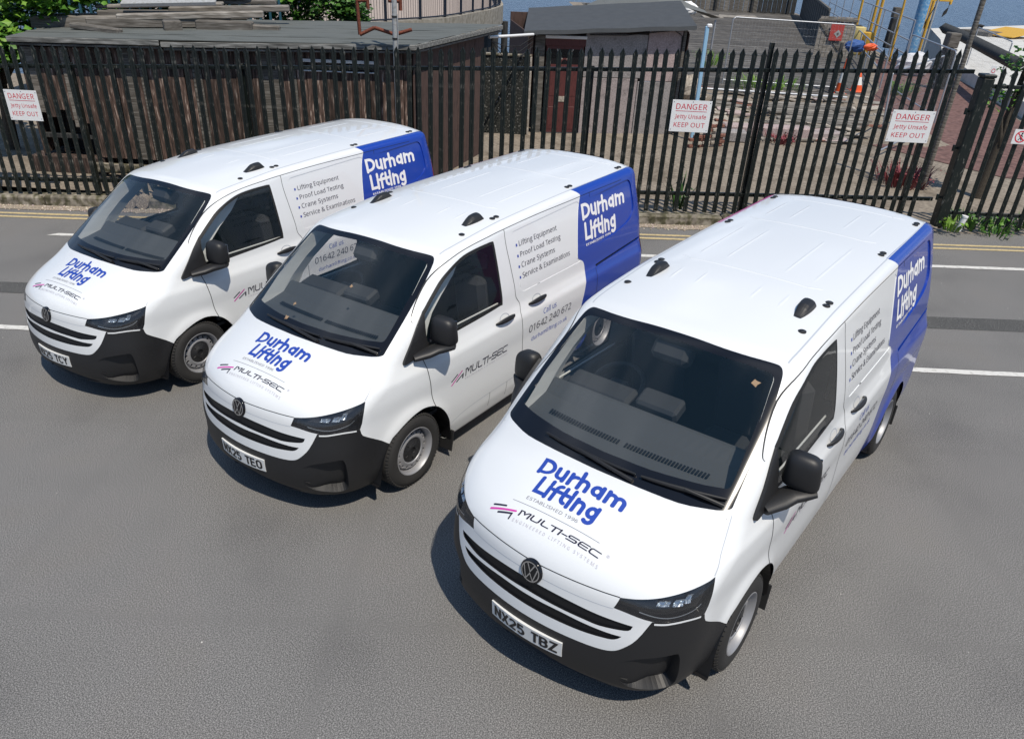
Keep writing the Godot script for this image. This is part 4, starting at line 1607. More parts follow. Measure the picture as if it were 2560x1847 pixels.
func cabin(van: Node3D) -> void:
	# dashboard: a swept profile with binnacle, centre hump and vent slots
	var d := Soup.new()
	var prof := [[0.70, 1.195], [0.80, 1.215], [0.95, 1.240], [1.10, 1.275], [1.24, 1.335], [1.27, 1.335], [1.29, 1.30], [1.31, 1.15], [1.36, 1.0], [1.36, 0.6]]
	var rows := []
	for k in 25:
		var v := lerpf(-0.80, 0.80, k / 24.0)
		var row := []
		for i in prof.size():
			var u: float = prof[i][0] + (0.11 * v * v if i < 4 else 0.0)
			var h: float = prof[i][1] - (0.02 * v * v if i < 4 else 0.0)
			row.append(Vector3(v, h, -u))
		rows.append(row)
	for k in 24:
		for i in prof.size() - 1:
			d.quad(rows[k][i], rows[k + 1][i], rows[k + 1][i + 1], rows[k][i + 1], Vector3(0, 1, -0.3))
	var dash := obj("dashboard", d, M.trim_mid, van)
	var hump := Soup.new()
	hump.box(Vector3(-0.42, 1.325, -1.36), Vector3(0.50, 0.07, 0.19), Basis(Vector3.RIGHT, 0.25), 0.03)
	hump.box(Vector3(0.03, 1.36, -1.37), Vector3(0.30, 0.10, 0.16), Basis(Vector3.RIGHT, 0.35), 0.02)
	obj("instrument_hood", hump, M.trim_dark, dash)
	for v in [-0.30, 0.30]:
		var vent := Soup.new()
		for i in 26:
			var x: float = v - 0.27 + 0.54 * i / 25.0
			vent.box(Vector3(x, 1.253 + 0.0 * x, -0.955 - 0.10 * x * x), Vector3(0.012, 0.006, 0.035), Basis(Vector3.RIGHT, 0.2))
		obj("demister_vent", vent, M.slot, dash)
	var cam := Soup.new()
	cam.box(Vector3(0, 1.68, -1.52), Vector3(0.26, 0.14, 0.16), Basis(Vector3.RIGHT, -0.6), 0.03)
	obj("camera_pod", cam, M.trim_dark, van)
	var sw := Soup.new()
	var ring := []
	var t := Transform3D(Basis(Vector3.RIGHT, deg_to_rad(-62)), Vector3(-0.43, 1.26, -1.60))
	for i in 28:
		var a := TAU * i / 28
		ring.append(t * Vector3(cos(a) * 0.185, sin(a) * 0.185, 0))
	sw.tube(ring, 0.016, 8, true)
	sw.box(t * Vector3(0, 0, -0.02), Vector3(0.15, 0.10, 0.05), t.basis, 0.02)
	sw.box(t * Vector3(0, 0, -0.02), Vector3(0.34, 0.03, 0.02), t.basis, 0.005)
	sw.tube([t * Vector3(0, 0, -0.02), Vector3(-0.43, 1.15, -1.35)], 0.03, 8)
	obj("steering_wheel", sw, M.trim_dark, van)
	for v in [-0.43, 0.25, 0.58]:
		var st := Soup.new()
		st.box(Vector3(v, 0.80, -1.95), Vector3(0.46 if v < 0 else 0.36, 0.16, 0.5), Basis(), 0.05)
		st.box(Vector3(v, 1.14, -2.22), Vector3(0.46 if v < 0 else 0.36, 0.62, 0.14), Basis(Vector3.RIGHT, 0.15), 0.06)
		st.box(Vector3(v, 1.55, -2.28), Vector3(0.26, 0.17, 0.10), Basis(Vector3.RIGHT, 0.1), 0.045)
		obj("seat", st, M.seat, van)
	var bulk := Soup.new()
	bulk.box(Vector3(0, 0.85, -2.44), Vector3(1.66, 0.75, 0.03))
	bulk.box(Vector3(0, 1.42, -2.44), Vector3(1.54, 0.55, 0.03))
	bulk.box(Vector3(0, 0.5, -1.7), Vector3(1.7, 0.03, 1.6))
	obj("bulkhead", bulk, M.trim_dark, van)
	var lining := Soup.new()
	lining.box(Vector3(0, 1.80, -2.02), Vector3(1.36, 0.02, 0.86), Basis(Vector3.RIGHT, 0.10))
	obj("roof_lining", lining, M.trim_mid, van)
	for side in [-1.0, 1.0]:
		var pil := Soup.new()
		var fa := [Vector3(0.745, 1.215, -0.86), Vector3(0.745, 1.285, -0.95), Vector3(0.735, 1.43, -1.11), Vector3(0.715, 1.58, -1.28), Vector3(0.68, 1.735, -1.48), Vector3(0.645, 1.78, -1.56)]
		var fb := [Vector3(0.785, 1.17, -1.34), Vector3(0.785, 1.26, -1.36), Vector3(0.775, 1.37, -1.43), Vector3(0.765, 1.48, -1.56), Vector3(0.745, 1.60, -1.74), Vector3(0.70, 1.70, -1.88)]
		var ks := Vector3(side, 1, 1)
		for i in 5:
			var ma: Vector3 = (fa[i] + fb[i]) * 0.5 + Vector3(-0.02, -0.012, 0)
			var mb: Vector3 = (fa[i + 1] + fb[i + 1]) * 0.5 + Vector3(-0.02, -0.012, 0)
			pil.quad(fa[i] * ks, fa[i + 1] * ks, mb * ks, ma * ks, Vector3(-side, -0.2, 0))
			pil.quad(ma * ks, mb * ks, fb[i + 1] * ks, fb[i] * ks, Vector3(-side, -0.2, 0))
		obj("pillar_trim", pil, M.trim_light, van)
		var sill := Soup.new()
		sill.box(Vector3(0.852 * side, 1.208, -1.80), Vector3(0.012, 0.016, 0.9), Basis(), 0.004)
		obj("window_sill", sill, M.trim_light, van)
		var card := Soup.new()
		card.box(Vector3(0.85 * side, 0.86, -1.85), Vector3(0.05, 0.62, 1.15), Basis(), 0.01)
		card.box(Vector3(0.80 * side, 1.0, -1.85), Vector3(0.08, 0.05, 0.7), Basis(), 0.02)
		obj("door_card", card, M.trim_dark, van)
	var lap := Soup.new()
	lap.box(Vector3(0.74, 1.22, -1.50), Vector3(0.02, 0.045, 0.03), Basis(), 0.006)
	obj("belt_buckle", lap, M.red_plastic, van)


func vans() -> void:
	var van := make_van()
	var spots := [
		[-4.5013, -6.5281, -0.54945, "NX25 TCY", "white van with blue rear quarter, leftmost and farthest of three, plate NX25 TCY"],
		[-2.1174, -4.9254, -0.60039, "NX25 TEO", "white van with blue rear quarter standing between the other two, plate NX25 TEO"],
		[0.1183, -3.2272, -0.66164, "NX25 TBZ", "white van with blue rear quarter, nearest and rightmost of three, plate NX25 TBZ"]]
	for i in 3:
		var v: Node3D = van
		if i > 0:
			v = van.duplicate()
			v.name = numbered("delivery_van")
			add_child(v)
		var sp: Array = spots[i]
		v.transform = LOT * Transform3D(Basis(Vector3.UP, sp[2]), Vector3(sp[0], 0, sp[1]))
		tag(v, sp[4], "van", "white delivery vans parked side by side")
		# characters of this van's plate
	var nodes := [van, get_node("delivery_van_001"), get_node("delivery_van_002")]
	for i in 3:
		letters(nodes[i].get_node("number_plate"), plate_glyph, spots[i][3], 0.19, plate_at_lift, Vector2(-0.232, -0.039), 0.475, 0.078, M.plate_ink, true)
	fallen_leaves(nodes)


func fallen_leaves(nodes: Array) -> void:
	for k in FALLEN:
		var s := Soup.new()
		var q := surf(2, k[1], k[2], 0.004)
		leaf(s, Vector3.ZERO, nrm(q), k[3])
		var o := obj("fallen_leaf", s, M.dry_leaf)
		o.transform = Transform3D(nodes[k[0]].transform.basis, nodes[k[0]].transform * q)
		tag(o, k[4], "leaf")


func plate_at_lift(p: Vector2, lift: float) -> Vector3:
	return plate_at(p, 0.0015 + lift)


# ---------------------------------------------------------------- the lot
func sheet(pts: Array, y: float) -> Soup:
	var s := Soup.new()
	var p := V2(pts)
	var ix := Geometry2D.triangulate_polygon(p)
	for i in range(0, ix.size(), 3):
		s.flat(Vector3(p[ix[i]].x, y, p[ix[i]].y), Vector3(p[ix[i + 1]].x, y, p[ix[i + 1]].y), Vector3(p[ix[i + 2]].x, y, p[ix[i + 2]].y), Vector3.UP)
	return s


# a painted line with slightly ragged edges
func paint_line(called: String, a: Vector2, b: Vector2, width: float, m: Material, slant := 0.0) -> void:
	var s := Soup.new()
	var cnt := int(a.distance_to(b) / 0.12)
	var d := (b - a).normalized()
	var o := d.orthogonal() * width * 0.5
	var prev := []
	for i in cnt + 1:
		var p := a.lerp(b, float(i) / cnt)
		var e := rng.randf_range(-0.006, 0.006)
		var f := rng.randf_range(-0.006, 0.006)
		var u := p + o * (1.0 + e / width * 2.0) + (d * slant if i == 0 else Vector2.ZERO)
		var w := p - o * (1.0 + f / width * 2.0)
		if i > 0:
			s.quad(Vector3(prev[0].x, 0.006, prev[0].y), Vector3(u.x, 0.006, u.y), Vector3(w.x, 0.006, w.y), Vector3(prev[1].x, 0.006, prev[1].y), Vector3.UP)
		prev = [u, w]
	struct(called, s, m, LOT)


func lot() -> void:
	struct("parking_lot", sheet([-70, -13.05, 70, -13.05, 70, 40, -70, 40], 0.0), M.asphalt, LOT)
	struct("asphalt_patch", sheet([-14, -9.52, -7, -9.42, -2, -9.3, 3, -9.24, 6.7, -9.17, 14, -8.95, 14, -8.56, 6.5, -8.78, 2, -8.88, -3, -8.95, -8, -9.08, -14, -9.2], 0.004), M.patch, LOT)
	paint_line("white_line", Vector2(-7.42, -11.47), Vector2(14, -11.10), 0.115, M.line_white, 0.12)
	paint_line("white_line", Vector2(-14, -8.30), Vector2(14, -7.27), 0.105, M.line_white)
	paint_line("yellow_line", Vector2(-16, -12.62), Vector2(16, -12.24), 0.085, M.line_yellow)
	paint_line("yellow_line", Vector2(-16, -12.43), Vector2(16, -12.05), 0.085, M.line_yellow)
	# loose gravel along the wall
	var edge := []
	for i in 60:
		edge.append_array([lerpf(-16, 7.2, i / 59.0), -13.03])
	for i in 60:
		edge.append_array([lerpf(7.2, -16, i / 59.0), -12.78 + rng.randf_range(-0.06, 0.05)])
	struct("gravel_strip", sheet(edge, 0.008), M.gravel, LOT)
	var st := Soup.new()
	st.tinted = true
	for i in 1500:
		var z := -13.02 + pow(rng.randf(), 1.3) * 0.32
		var c := Vector3(rng.randf_range(-10.5, 7.2), 0.012, z)
		var r := rng.randf_range(0.008, 0.022)
		var k := rng.randf_range(0.18, 0.6)
		st.tint = Color(k, k * rng.randf_range(0.78, 0.92), k * rng.randf_range(0.6, 0.8))
		pebble(st, c, r)
	for i in 240:
		var c := Vector3(rng.randf_range(-9, 9), 0.006, rng.randf_range(-12.6, 1.0))
		var k := rng.randf_range(0.3, 0.75)
		st.tint = Color(k, k * 0.96, k * 0.9)
		pebble(st, c, rng.randf_range(0.002, 0.007))
	var pm := plain(1, 1, 1, 0.9)
	pm.vertex_color_use_as_albedo = true
	var po := obj("loose_stones", st, pm)
	po.transform = LOT
	po.set_meta("kind", "stuff")
	tag(po, "loose pale stones strewn along the low wall and over the asphalt", "stones")
	# low mossy wall under the fence
	var wall := thing("low_wall", "low mossy concrete wall under the long dark fence", "wall")
	wall.transform = LOT
	var x := -12.0
	while x < 6.9:
		var l := rng.randf_range(1.2, 1.9)
		var s := Soup.new()
		s.box(Vector3(x + l * 0.5, 0.045, -13.19 + rng.randf_range(-0.01, 0.01)), Vector3(l - 0.012, 0.26 + rng.randf_range(-0.015, 0.015), 0.32), Basis(Vector3.UP, rng.randf_range(-0.006, 0.006)), 0.03)
		obj("block", s, M.concrete_old, wall)
		x += l
	for i in 2:
		var s := Soup.new()
		s.tube([Vector3(-6.83 + i * 0.22, 0.12, -13.4), Vector3(-6.83 + i * 0.22, 0.12, -12.99)], 0.12, 14)
		var o := obj("log_end", s, M.gravel)
		o.transform = LOT
		tag(o, ["pale round log end beside the far van's mirror, left one of two", "pale round log end beside the far van's mirror, right one of two"][i], "log", "log ends in the low wall")
	struct("yard_ground", sheet([-60, -13.1, 60, -13.1, 60, -24, 22, -24, 16, -28, 21, -66, 3, -66, 5, -24, -60, -24], YARD), M.yard)
	struct("riverbed", sheet([-400, -20, 400, -20, 400, -800, -400, -800], -4.5), M.dark_bed if M.has("dark_bed") else M.patch)
	struct("river", sheet([-400, -23, 400, -23, 400, -800, -400, -800], -2.6), M.water)
	struct("timber_deck", sheet([5.3, -27.2, 11.2, -26.6, 16, -38, 20.6, -62, 20.4, -65.5, 4, -65.5, 4.4, -28], YARD + 0.01), M.deck)
	var dk: Node3D = get_node("timber_deck")
	for i in 110:
		var z := -27.6 - i * 0.34
		var xl := lerpf(5.0, 4.2, i / 110.0) + rng.randf_range(-0.1, 0.1)
		var xr := lerpf(11.2, 20.6, clampf((-z - 26.6) / 35.4, 0, 1)) - 0.2
		board(dk, "plank", Vector3((xl + xr) * 0.5, YARD + 0.035 + rng.randf_range(-0.012, 0.012), z), Vector3(xr - xl, 0.05, 0.29 + rng.randf_range(-0.02, 0.02)), M.deck_planks[rng.randi() % 3], Basis(Vector3.UP, rng.randf_range(-0.004, 0.004)))
	struct("red_path", sheet([9.0, -20.0, 11.0, -17.3, 13.4, -17.2, 14.6, -22, 17.0, -30, 18.6, -38, 16.4, -38.5, 13.0, -29.5, 10.2, -24], YARD + 0.014), M.red_deck)


func pebble(s: Soup, c: Vector3, r: float) -> void:
	var q := []
	var a0 := rng.randf() * TAU
	for k in 4:
		var a := a0 + TAU * k / 4
		q.append(c + Vector3(cos(a) * r * rng.randf_range(0.7, 1.3), -r * 0.2, sin(a) * r * rng.randf_range(0.7, 1.3)))
	var t := c + Vector3(0, r * rng.randf_range(0.5, 0.9), 0)
	for k in 4:
		s.flat(q[k], q[(k + 1) % 4], t, Vector3(0, 0.3, 0) + (q[k] - c))


# ---------------------------------------------------------------- fences and signs
func fence_z(x: float) -> float:
	return -12.90 - 0.0138 * (x + 9.15)


func pale_mesh(h: float) -> ArrayMesh:
	var s := Soup.new()
	var xs := [-0.040, -0.02, 0.0, 0.02, 0.040]
	var zs := [0.0, 0.014, 0.003, 0.014, 0.0]
	for back in 2:
		var o := Vector3(0, 0, -0.006 * back)
		for k in 4:
			var a := Vector3(xs[k], 0, zs[k]) + o
			var b := Vector3(xs[k + 1], 0, zs[k + 1]) + o
			var out := Vector3(0, 0, 1.0 - 2.0 * back)
			var y0 := Vector3(0, h - 0.14, 0)
			s.quad(a, b, b + y0, a + y0, out)
			var a1 := Vector3(xs[k] * 1.15, h - 0.10, zs[k]) + o
			var b1 := Vector3(xs[k + 1] * 1.15, h - 0.10, zs[k + 1]) + o
			s.quad(a + y0, b + y0, b1, a1, out)
			var ta := Vector3(xs[k] * 0.25, h - (0.0 if absf(xs[k]) < 0.01 else 0.025), zs[k] + 0.004) + o
			var tb := Vector3(xs[k + 1] * 0.25, h - (0.0 if absf(xs[k + 1]) < 0.01 else 0.025), zs[k + 1] + 0.004) + o
			s.quad(a1, b1, tb, ta, out)
	return s.mesh()


func fences() -> void:
	var f := thing("palisade_fence", "long dark green steel palisade fence with spear-topped pales on the low wall", "fence", Vector3(0, 0, 0))
	var pm := pale_mesh(1.0 * 2.65)
	var x := 1.71 - 0.1735 * 65
	while x < 7.05:
		var base: float = -0.32 + 0.0165 * x
		var top_y := 2.31 + 0.0405 * x + rng.randf_range(-0.015, 0.015)
		var t := Transform3D(Basis(Vector3(0, 0, 1), rng.randf_range(-0.008, 0.008)).scaled(Vector3(1, (top_y - base) / 2.65, 1)), Vector3(x, base, fence_z(x)))
		inst("pale", pm, M.pale, f, t)
		x += 0.1735
	for r in [[1.97, 0.040], [-0.03, 0.0245]]:
		var s := Soup.new()
		var n := 6
		for i in n:
			var xa := lerpf(-9.8, 7.25, float(i) / n)
			var xb := lerpf(-9.8, 7.25, (i + 1.0) / n)
			var a := Vector3(xa, r[0] + r[1] * xa, fence_z(xa) - 0.03)
			var b := Vector3(xb, r[0] + r[1] * xb, fence_z(xb) - 0.03)
			var u := Vector3(0, 0.03, 0)
			var d := Vector3(0, 0, -0.045)
			s.quad(a - u, b - u, b + u, a + u, Vector3.BACK)
			s.quad(a + u, b + u, b + u + d, a + u + d, Vector3.UP)
			s.quad(a - u, b - u, b + u, a + u + Vector3(0, 0, -0.004), Vector3.FORWARD)
		obj("rail", s, M.pale, f)
	for px in [-7.5, -4.65, -1.8, 1.06, 3.91, 6.75]:
		var s := Soup.new()
		var base: float = -0.5 + 0.0165 * px
		var ty: float = (2.38 if px > 3.0 and px < 5.0 else 2.02) + 0.040 * px
		for w in [[-0.03, 0.008, 0.08], [0.03, 0.008, 0.08], [0.0, 0.06, 0.008]]:
			s.box(Vector3(px + w[0], (base + ty) * 0.5, fence_z(px) - 0.09), Vector3(w[1], ty - base, w[2]), Basis(), 0.002)
		obj("post", s, M.pale, f)
	# heavy gate post and the lower stretch beyond it
	var g := thing("gate_post", "thick square dark steel post where the tall fence ends", "post", Vector3(7.46, -0.3, -13.13))
	var s := Soup.new()
	s.box(Vector3(0, 1.24, 0), Vector3(0.2, 2.5, 0.2), Basis(), 0.02)
	obj("shaft", s, M.pale, g)
	s = Soup.new()
	s.box(Vector3(0, 2.515, 0), Vector3(0.215, 0.05, 0.215), Basis(), 0.012)
	obj("cap", s, M.pale, g)
	for y in [1.95, 1.35, 0.5]:
		s = Soup.new()
		s.tube([Vector3(-0.16, y - 0.05, 0.0), Vector3(-0.16, y + 0.05, 0.0)], 0.022, 8)
		s.box(Vector3(-0.12, y, 0), Vector3(0.08, 0.03, 0.03))
		obj("hinge", s, M.pale, g)
	var f2 := thing("palisade_fence", "lower flaking dark palisade fence right of the thick gate post", "fence")
	for i in 14:
		var px := 7.72 + i * 0.2
		var hh := 2.72 - 0.012 * i
		inst("pale", pm, M.pale, f2, Transform3D(Basis(Vector3(0, 0, 1), rng.randf_range(-0.012, 0.012)).scaled(Vector3(1.05, hh / 2.65, 1)), Vector3(px, -0.36, -13.15)))
	for r in [2.05, -0.08]:
		s = Soup.new()
		s.box(Vector3(9.1, r, -13.19), Vector3(3.2, 0.06, 0.04), Basis(), 0.006)
		obj("rail", s, M.pale, f2)
	s = Soup.new()
	s.box(Vector3(7.52, 0.86, -13.14), Vector3(0.06, 2.45, 0.012), Basis(), 0.003)
	obj("short_pale", s, M.pale, f2)
	# warning boards
	warning(Vector3(-8.37, 1.03, -12.87), 0.54, 0.49, "white warning board at the left end of the fence, beside the dark shed's broken planks")
	warning(Vector3(2.755, 1.365, -13.03), 0.655, 0.51, "white warning board on the fence in front of the grey shed with the red door")
	warning(Vector3(6.445, 1.37, -13.08), 0.71, 0.515, "white warning board near the thick gate post, in front of the leaning mesh panel")
	var n := thing("prohibition_sign", "small white sign with a red no pedestrians ring at the right edge of the fence", "sign", Vector3(8.34, 1.29, -13.11))
	s = Soup.new()
	s.box(Vector3.ZERO, Vector3(0.26, 0.24, 0.004), Basis(), 0.001)
	obj("board", s, M.sign_white, n)
	var pl := func(p: Vector2, l: float) -> Vector3: return Vector3(p.x, p.y, 0.0028 + l)
	s = Soup.new()
	band(s, arc(0, 0, 0.088, 0.088, 0, 360, 28), 0.02, 0, 0.0004, pl, false, 0.05)
	band(s, ln([-0.06, 0.06, 0.06, -0.06]), 0.018, 0, 0.0008, pl, true, 0.05)
	obj("ring", s, M.sign_red, n)
	s = Soup.new()
	band(s, arc(0.01, 0.055, 0.008, 0.008, 0, 360, 10), 0.014, 0, 0.0, pl, false, 0.01)
	band(s, ln([0.005, 0.04, 0.0, -0.01, 0.022, -0.055]), 0.018, 0, 0.0002, pl, false, 0.05)
	band(s, ln([0.0, -0.005, -0.028, -0.055]), 0.014, 0, 0.0001, pl, false, 0.05)
	band(s, ln([-0.03, 0.0, 0.005, 0.032, 0.032, 0.0]), 0.01, 0, 0.0003, pl, false, 0.05)
	obj("walking_figure", s, M.plate_ink, n)
	n = thing("prohibition_sign", "narrow white and red sign strip on the short pale right of the gate post", "sign", Vector3(7.52, 2.22, -13.12))
	s = Soup.new()
	s.box(Vector3.ZERO, Vector3(0.085, 0.30, 0.004), Basis(), 0.001)
	obj("board", s, M.sign_white, n)
	s = Soup.new()
	s.box(Vector3(0, -0.11, 0.003), Vector3(0.075, 0.06, 0.003))
	obj("red_field", s, M.sign_red, n)
	s = Soup.new()
	band(s, arc(0, 0.07, 0.026, 0.03, 0, 360, 18), 0.01, 0, 0.0, pl, false, 0.05)
	obj("ring", s, M.sign_red, n)


func warning(at: Vector3, w: float, h: float, label: String) -> void:
	var b := thing("warning_sign", label, "sign", at, "white boards hung on the fence")
	b.rotation.y = 0.0138
	var s := Soup.new()
	s.box(Vector3.ZERO, Vector3(w, h, 0.005), Basis(), 0.0015)
	obj("board", s, M.sign_white, b)
	var pl := func(p: Vector2, l: float) -> Vector3: return Vector3(p.x * w, p.y * h, 0.0042 + l)
	s = Soup.new()
	print_text(s, "DANGER", -0.395, 0.215, 0.395, 0.385, pl)
	s.quad(pl.call(Vector2(-0.395, 0.15), 0), pl.call(Vector2(0.395, 0.15), 0), pl.call(Vector2(0.395, 0.165), 0), pl.call(Vector2(-0.395, 0.165), 0), Vector3.BACK)
	print_text(s, "Jetty Unsafe", -0.40, -0.115, 0.40, 0.065, pl)
	print_text(s, "KEEP OUT", -0.395, -0.345, 0.395, -0.20, pl)
	obj("red_lettering", s, M.sign_red, b).set_meta("kind", "stuff")
	for k in [[-0.46, 0.43], [0.46, 0.43], [-0.46, -0.43], [0.46, -0.43], [0.02, 0.45]]:
		s = Soup.new()
		s.lathe([Vector2(0.0, 0.004), Vector2(0.006, 0.003), Vector2(0.008, 0.0)], Transform3D(Basis(Vector3.RIGHT, PI / 2), Vector3(k[0] * w, k[1] * h, 0.0025)), 8)
		obj("screw", s, M.screw, b)


# ---------------------------------------------------------------- the dark plank shed on the left
func board(parent: Node3D, called: String, at: Vector3, size: Vector3, m: Material, turn := Basis()) -> MeshInstance3D:
	var s := Soup.new()
	s.box(Vector3.ZERO, size, Basis(), minf(0.006, minf(size.x, minf(size.y, size.z)) * 0.3))
	return inst(called, s.mesh(), m, parent, Transform3D(turn, at))


func left_shed() -> void:
	var sh := thing("wooden_shed", "long low dark brown shed of weathered upright planks with a flat felt roof", "shed", Vector3(-5.4, YARD, -14.1))
	var o := sh.position
	var x := -8.95
	var i := 0
	while x < -2.05:
		var w := rng.randf_range(0.125, 0.19)
		var low := -0.12
		var m: Material = M.planks[rng.randi() % 5]
		if x < -8.0:
			low = rng.randf_range(0.35, 0.75)
			m = M.grey_wood[rng.randi() % 4] if rng.randf() < 0.55 else m
		elif rng.randf() < 0.12:
			m = M.grey_wood[3]
		var ty := 1.88 + (x + 5.4) * 0.03
		board(sh, "plank", Vector3(x + w * 0.5, (low + ty) * 0.5, -14.1 + rng.randf_range(-0.012, 0.012)) - o, Vector3(w - rng.randf_range(0.004, 0.012), ty - low, 0.022), m, Basis(Vector3(0, 0, 1), rng.randf_range(-0.006, 0.006)))
		x += w
		i += 1
	# end wall of bigger boards
	var a := Vector3(-2.02, 0, -14.12)
	var b := Vector3(-0.92, 0, -17.3)
	var dir := (b - a).normalized()
	var yaw := atan2(-dir.z, dir.x)
	var len := a.distance_to(b)
	var t := 0.0
	while t < len - 0.1:
		var w := minf(rng.randf_range(0.35, 0.7), len - t)
		var p := a + dir * (t + w * 0.5)
		board(sh, "wall_board", Vector3(p.x, 0.80, p.z) - o, Vector3(w - 0.008, 2.5, 0.02), M.brown_wall, Basis(Vector3.UP, yaw))
		t += w
	board(sh, "skirting", Vector3(-5.0, -0.28, -14.0) - o, Vector3(6.1, 0.16, 0.1), M.concrete_old)
	board(sh, "back_wall", Vector3(-5.2, 0.75, -17.6) - o, Vector3(8.2, 2.4, 0.03), M.brown_wall)
	board(sh, "end_wall", Vector3(-9.0, 0.9, -15.8) - o, Vector3(0.03, 2.0, 3.4), M.planks[3])
	var s := Soup.new()
	for k in 14:
		s.tube([Vector3(-9.0 + k * 0.03, 0, 0), Vector3(-8.9, 0, 0)], 0.001, 3)
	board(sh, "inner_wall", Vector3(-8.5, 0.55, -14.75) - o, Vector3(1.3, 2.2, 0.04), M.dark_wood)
	board(sh, "earth_fill", Vector3(-8.6, -0.3, -14.4) - o, Vector3(1.4, 0.3, 0.6), M.planks[3])
	board(sh, "inner_sill", Vector3(-8.5, 0.22, -14.25) - o, Vector3(1.1, 0.08, 0.1), M.dark_wood)
	# long white strip fixed below the eaves
	board(sh, "white_strip", Vector3(-3.34, 1.79, -14.07) - o, Vector3(1.32, 0.055, 0.02), M.sign_white, Basis(Vector3(0, 0, 1), 0.01))
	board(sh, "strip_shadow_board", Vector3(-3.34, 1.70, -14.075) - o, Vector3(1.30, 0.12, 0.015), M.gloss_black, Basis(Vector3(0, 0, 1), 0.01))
	board(sh, "white_strip", Vector3(-3.34, 1.62, -14.07) - o, Vector3(1.30, 0.022, 0.02), M.sign_white, Basis(Vector3(0, 0, 1), 0.01))
	# roof: boarding, felt sheets that overlap, fascia boards
	var q := [Vector3(-9.0, 1.96, -13.86), Vector3(-1.93, 2.15, -13.86), Vector3(-0.58, 2.17, -17.7), Vector3(-9.5, 1.92, -17.7)]
	var cols := 5
	for k in cols:
		s = Soup.new()
		var f0 := float(k) / cols - (0.012 if k > 0 else 0.0)
		var f1 := float(k + 1) / cols
		var lift := Vector3(0, 0.006 * (k % 2) + 0.002 * k, 0)
		var n := 10
		var m := 6
		var grid := []
		for gi in n + 1:
			var row := []
			for gj in m + 1:
				var p: Vector3 = (q[0] as Vector3).lerp(q[1], gi / float(n)).lerp((q[3] as Vector3).lerp(q[2], gi / float(n)), lerpf(f0, f1, gj / float(m)))
				row.append(p + lift + Vector3(0, 0.012 * sin(gi * 2.1 + k) * sin(gj * 1.7), 0))
			grid.append(row)
		for gi in n:
			for gj in m:
				s.quad(grid[gi][gj] - o, grid[gi + 1][gj] - o, grid[gi + 1][gj + 1] - o, grid[gi][gj + 1] - o, Vector3.UP)
		for gi in n:
			var d := Vector3(0, 0.014, 0)
			s.quad(grid[gi][0] - o, grid[gi + 1][0] - o, grid[gi + 1][0] - o - d, grid[gi][0] - o - d, Vector3.BACK)
		obj("felt_sheet", s, M.felt, sh)
	for e in [[q[0], Vector3(-6.35, 2.02, -13.84)], [Vector3(-6.33, 1.995, -13.86), q[1]], [q[1], q[2]]]:
		var p0: Vector3 = e[0]
		var p1: Vector3 = e[1]
		var d := (p1 - p0)
		var tb := Basis(d.normalized(), Vector3.UP, d.normalized().cross(Vector3.UP).normalized())
		tb = tb.orthonormalized()
		s = Soup.new()
		s.box(Vector3.ZERO, Vector3(d.length(), 0.085, 0.03), Basis(), 0.006)
		inst("fascia", s.mesh(), M.fascia, sh, Transform3D(tb, (p0 + p1) * 0.5 - Vector3(0, 0.045, 0) - o))
		s = Soup.new()
		s.box(Vector3.ZERO, Vector3(d.length() - 0.05, 0.035, 0.05), Basis(), 0.004)
		inst("fascia", s.mesh(), M.grey_wood[0], sh, Transform3D(tb, (p0 + p1) * 0.5 - Vector3(0, 0.125, 0) + tb.z * (-0.04 if e[1] == q[2] else -0.05) - o))
	# timber heap on the roof
	var heap := [
		[-8.45, 2.06, -15.6, 2.0, 0.26, 0.2, 0.14, 1, 0.03, "thick weathered baulk at the left end of the heap on the dark shed's roof"], [-7.95, 2.03, -14.9, 1.1, 0.16, 0.1, -0.3, 3, -0.03, "dark broken plank end jutting to the eaves from the roof heap"],
		[-7.1, 2.10, -15.7, 2.6, 0.24, 0.18, 0.2, 0, 0.03, "long baulk along the front of the timber heap on the dark shed"], [-6.5, 2.24, -15.75, 2.7, 0.16, 0.12, 0.17, 2, 0.05, "pale long plank over the front baulk of the roof heap"],
		[-7.35, 2.34, -16.4, 2.4, 0.28, 0.07, 0.17, 2, 0.05, "wide grey plank high at the back left of the roof heap"], [-6.9, 2.46, -16.7, 2.5, 0.2, 0.08, 0.19, 1, 0.06, "grey plank uppermost at the back of the roof heap"],
		[-6.0, 2.32, -16.5, 2.3, 0.2, 0.12, 0.24, 1, 0.04, "grey baulk at the back right of the roof heap"], [-5.85, 2.09, -15.7, 1.05, 0.26, 0.19, 0.1, 3, 0.0, "short dark baulk at the right end under the roof heap"],
		[-5.2, 2.08, -15.8, 0.75, 0.16, 0.11, -0.05, 0, 0.0, "small loose plank right of the timber heap on the dark shed"], [-6.7, 2.09, -15.3, 0.32, 0.26, 0.2, 0.5, 3, 0.0, "stubby sawn block propping the front of the roof heap"],
		[-8.9, 2.05, -16.2, 1.0, 0.24, 0.16, 0.3, 2, 0.02, "pale short baulk at the far left back of the roof heap"], [-7.0, 2.2, -16.2, 2.8, 0.4, 0.14, 0.15, 3, 0.02, "dark broad timber buried in the middle of the roof heap"],
		[-6.2, 2.42, -16.9, 2.0, 0.16, 0.1, 0.1, 0, 0.03, "weathered plank at the very back of the roof heap"]]
	for h in heap:
		var p := thing("timber_plank", h[9], "plank", Vector3(h[0], h[1] - 0.045, h[2]), "timber heaped on the shed roof")
		s = Soup.new()
		s.box(Vector3(0, 0.045, 0), Vector3(h[3], h[5], h[4]), Basis(), 0.02)
		obj("timber", s, M.grey_wood[h[7]], p)
		p.transform.basis = Basis(Vector3.UP, h[6]) * Basis(Vector3(0, 0, 1), h[8])
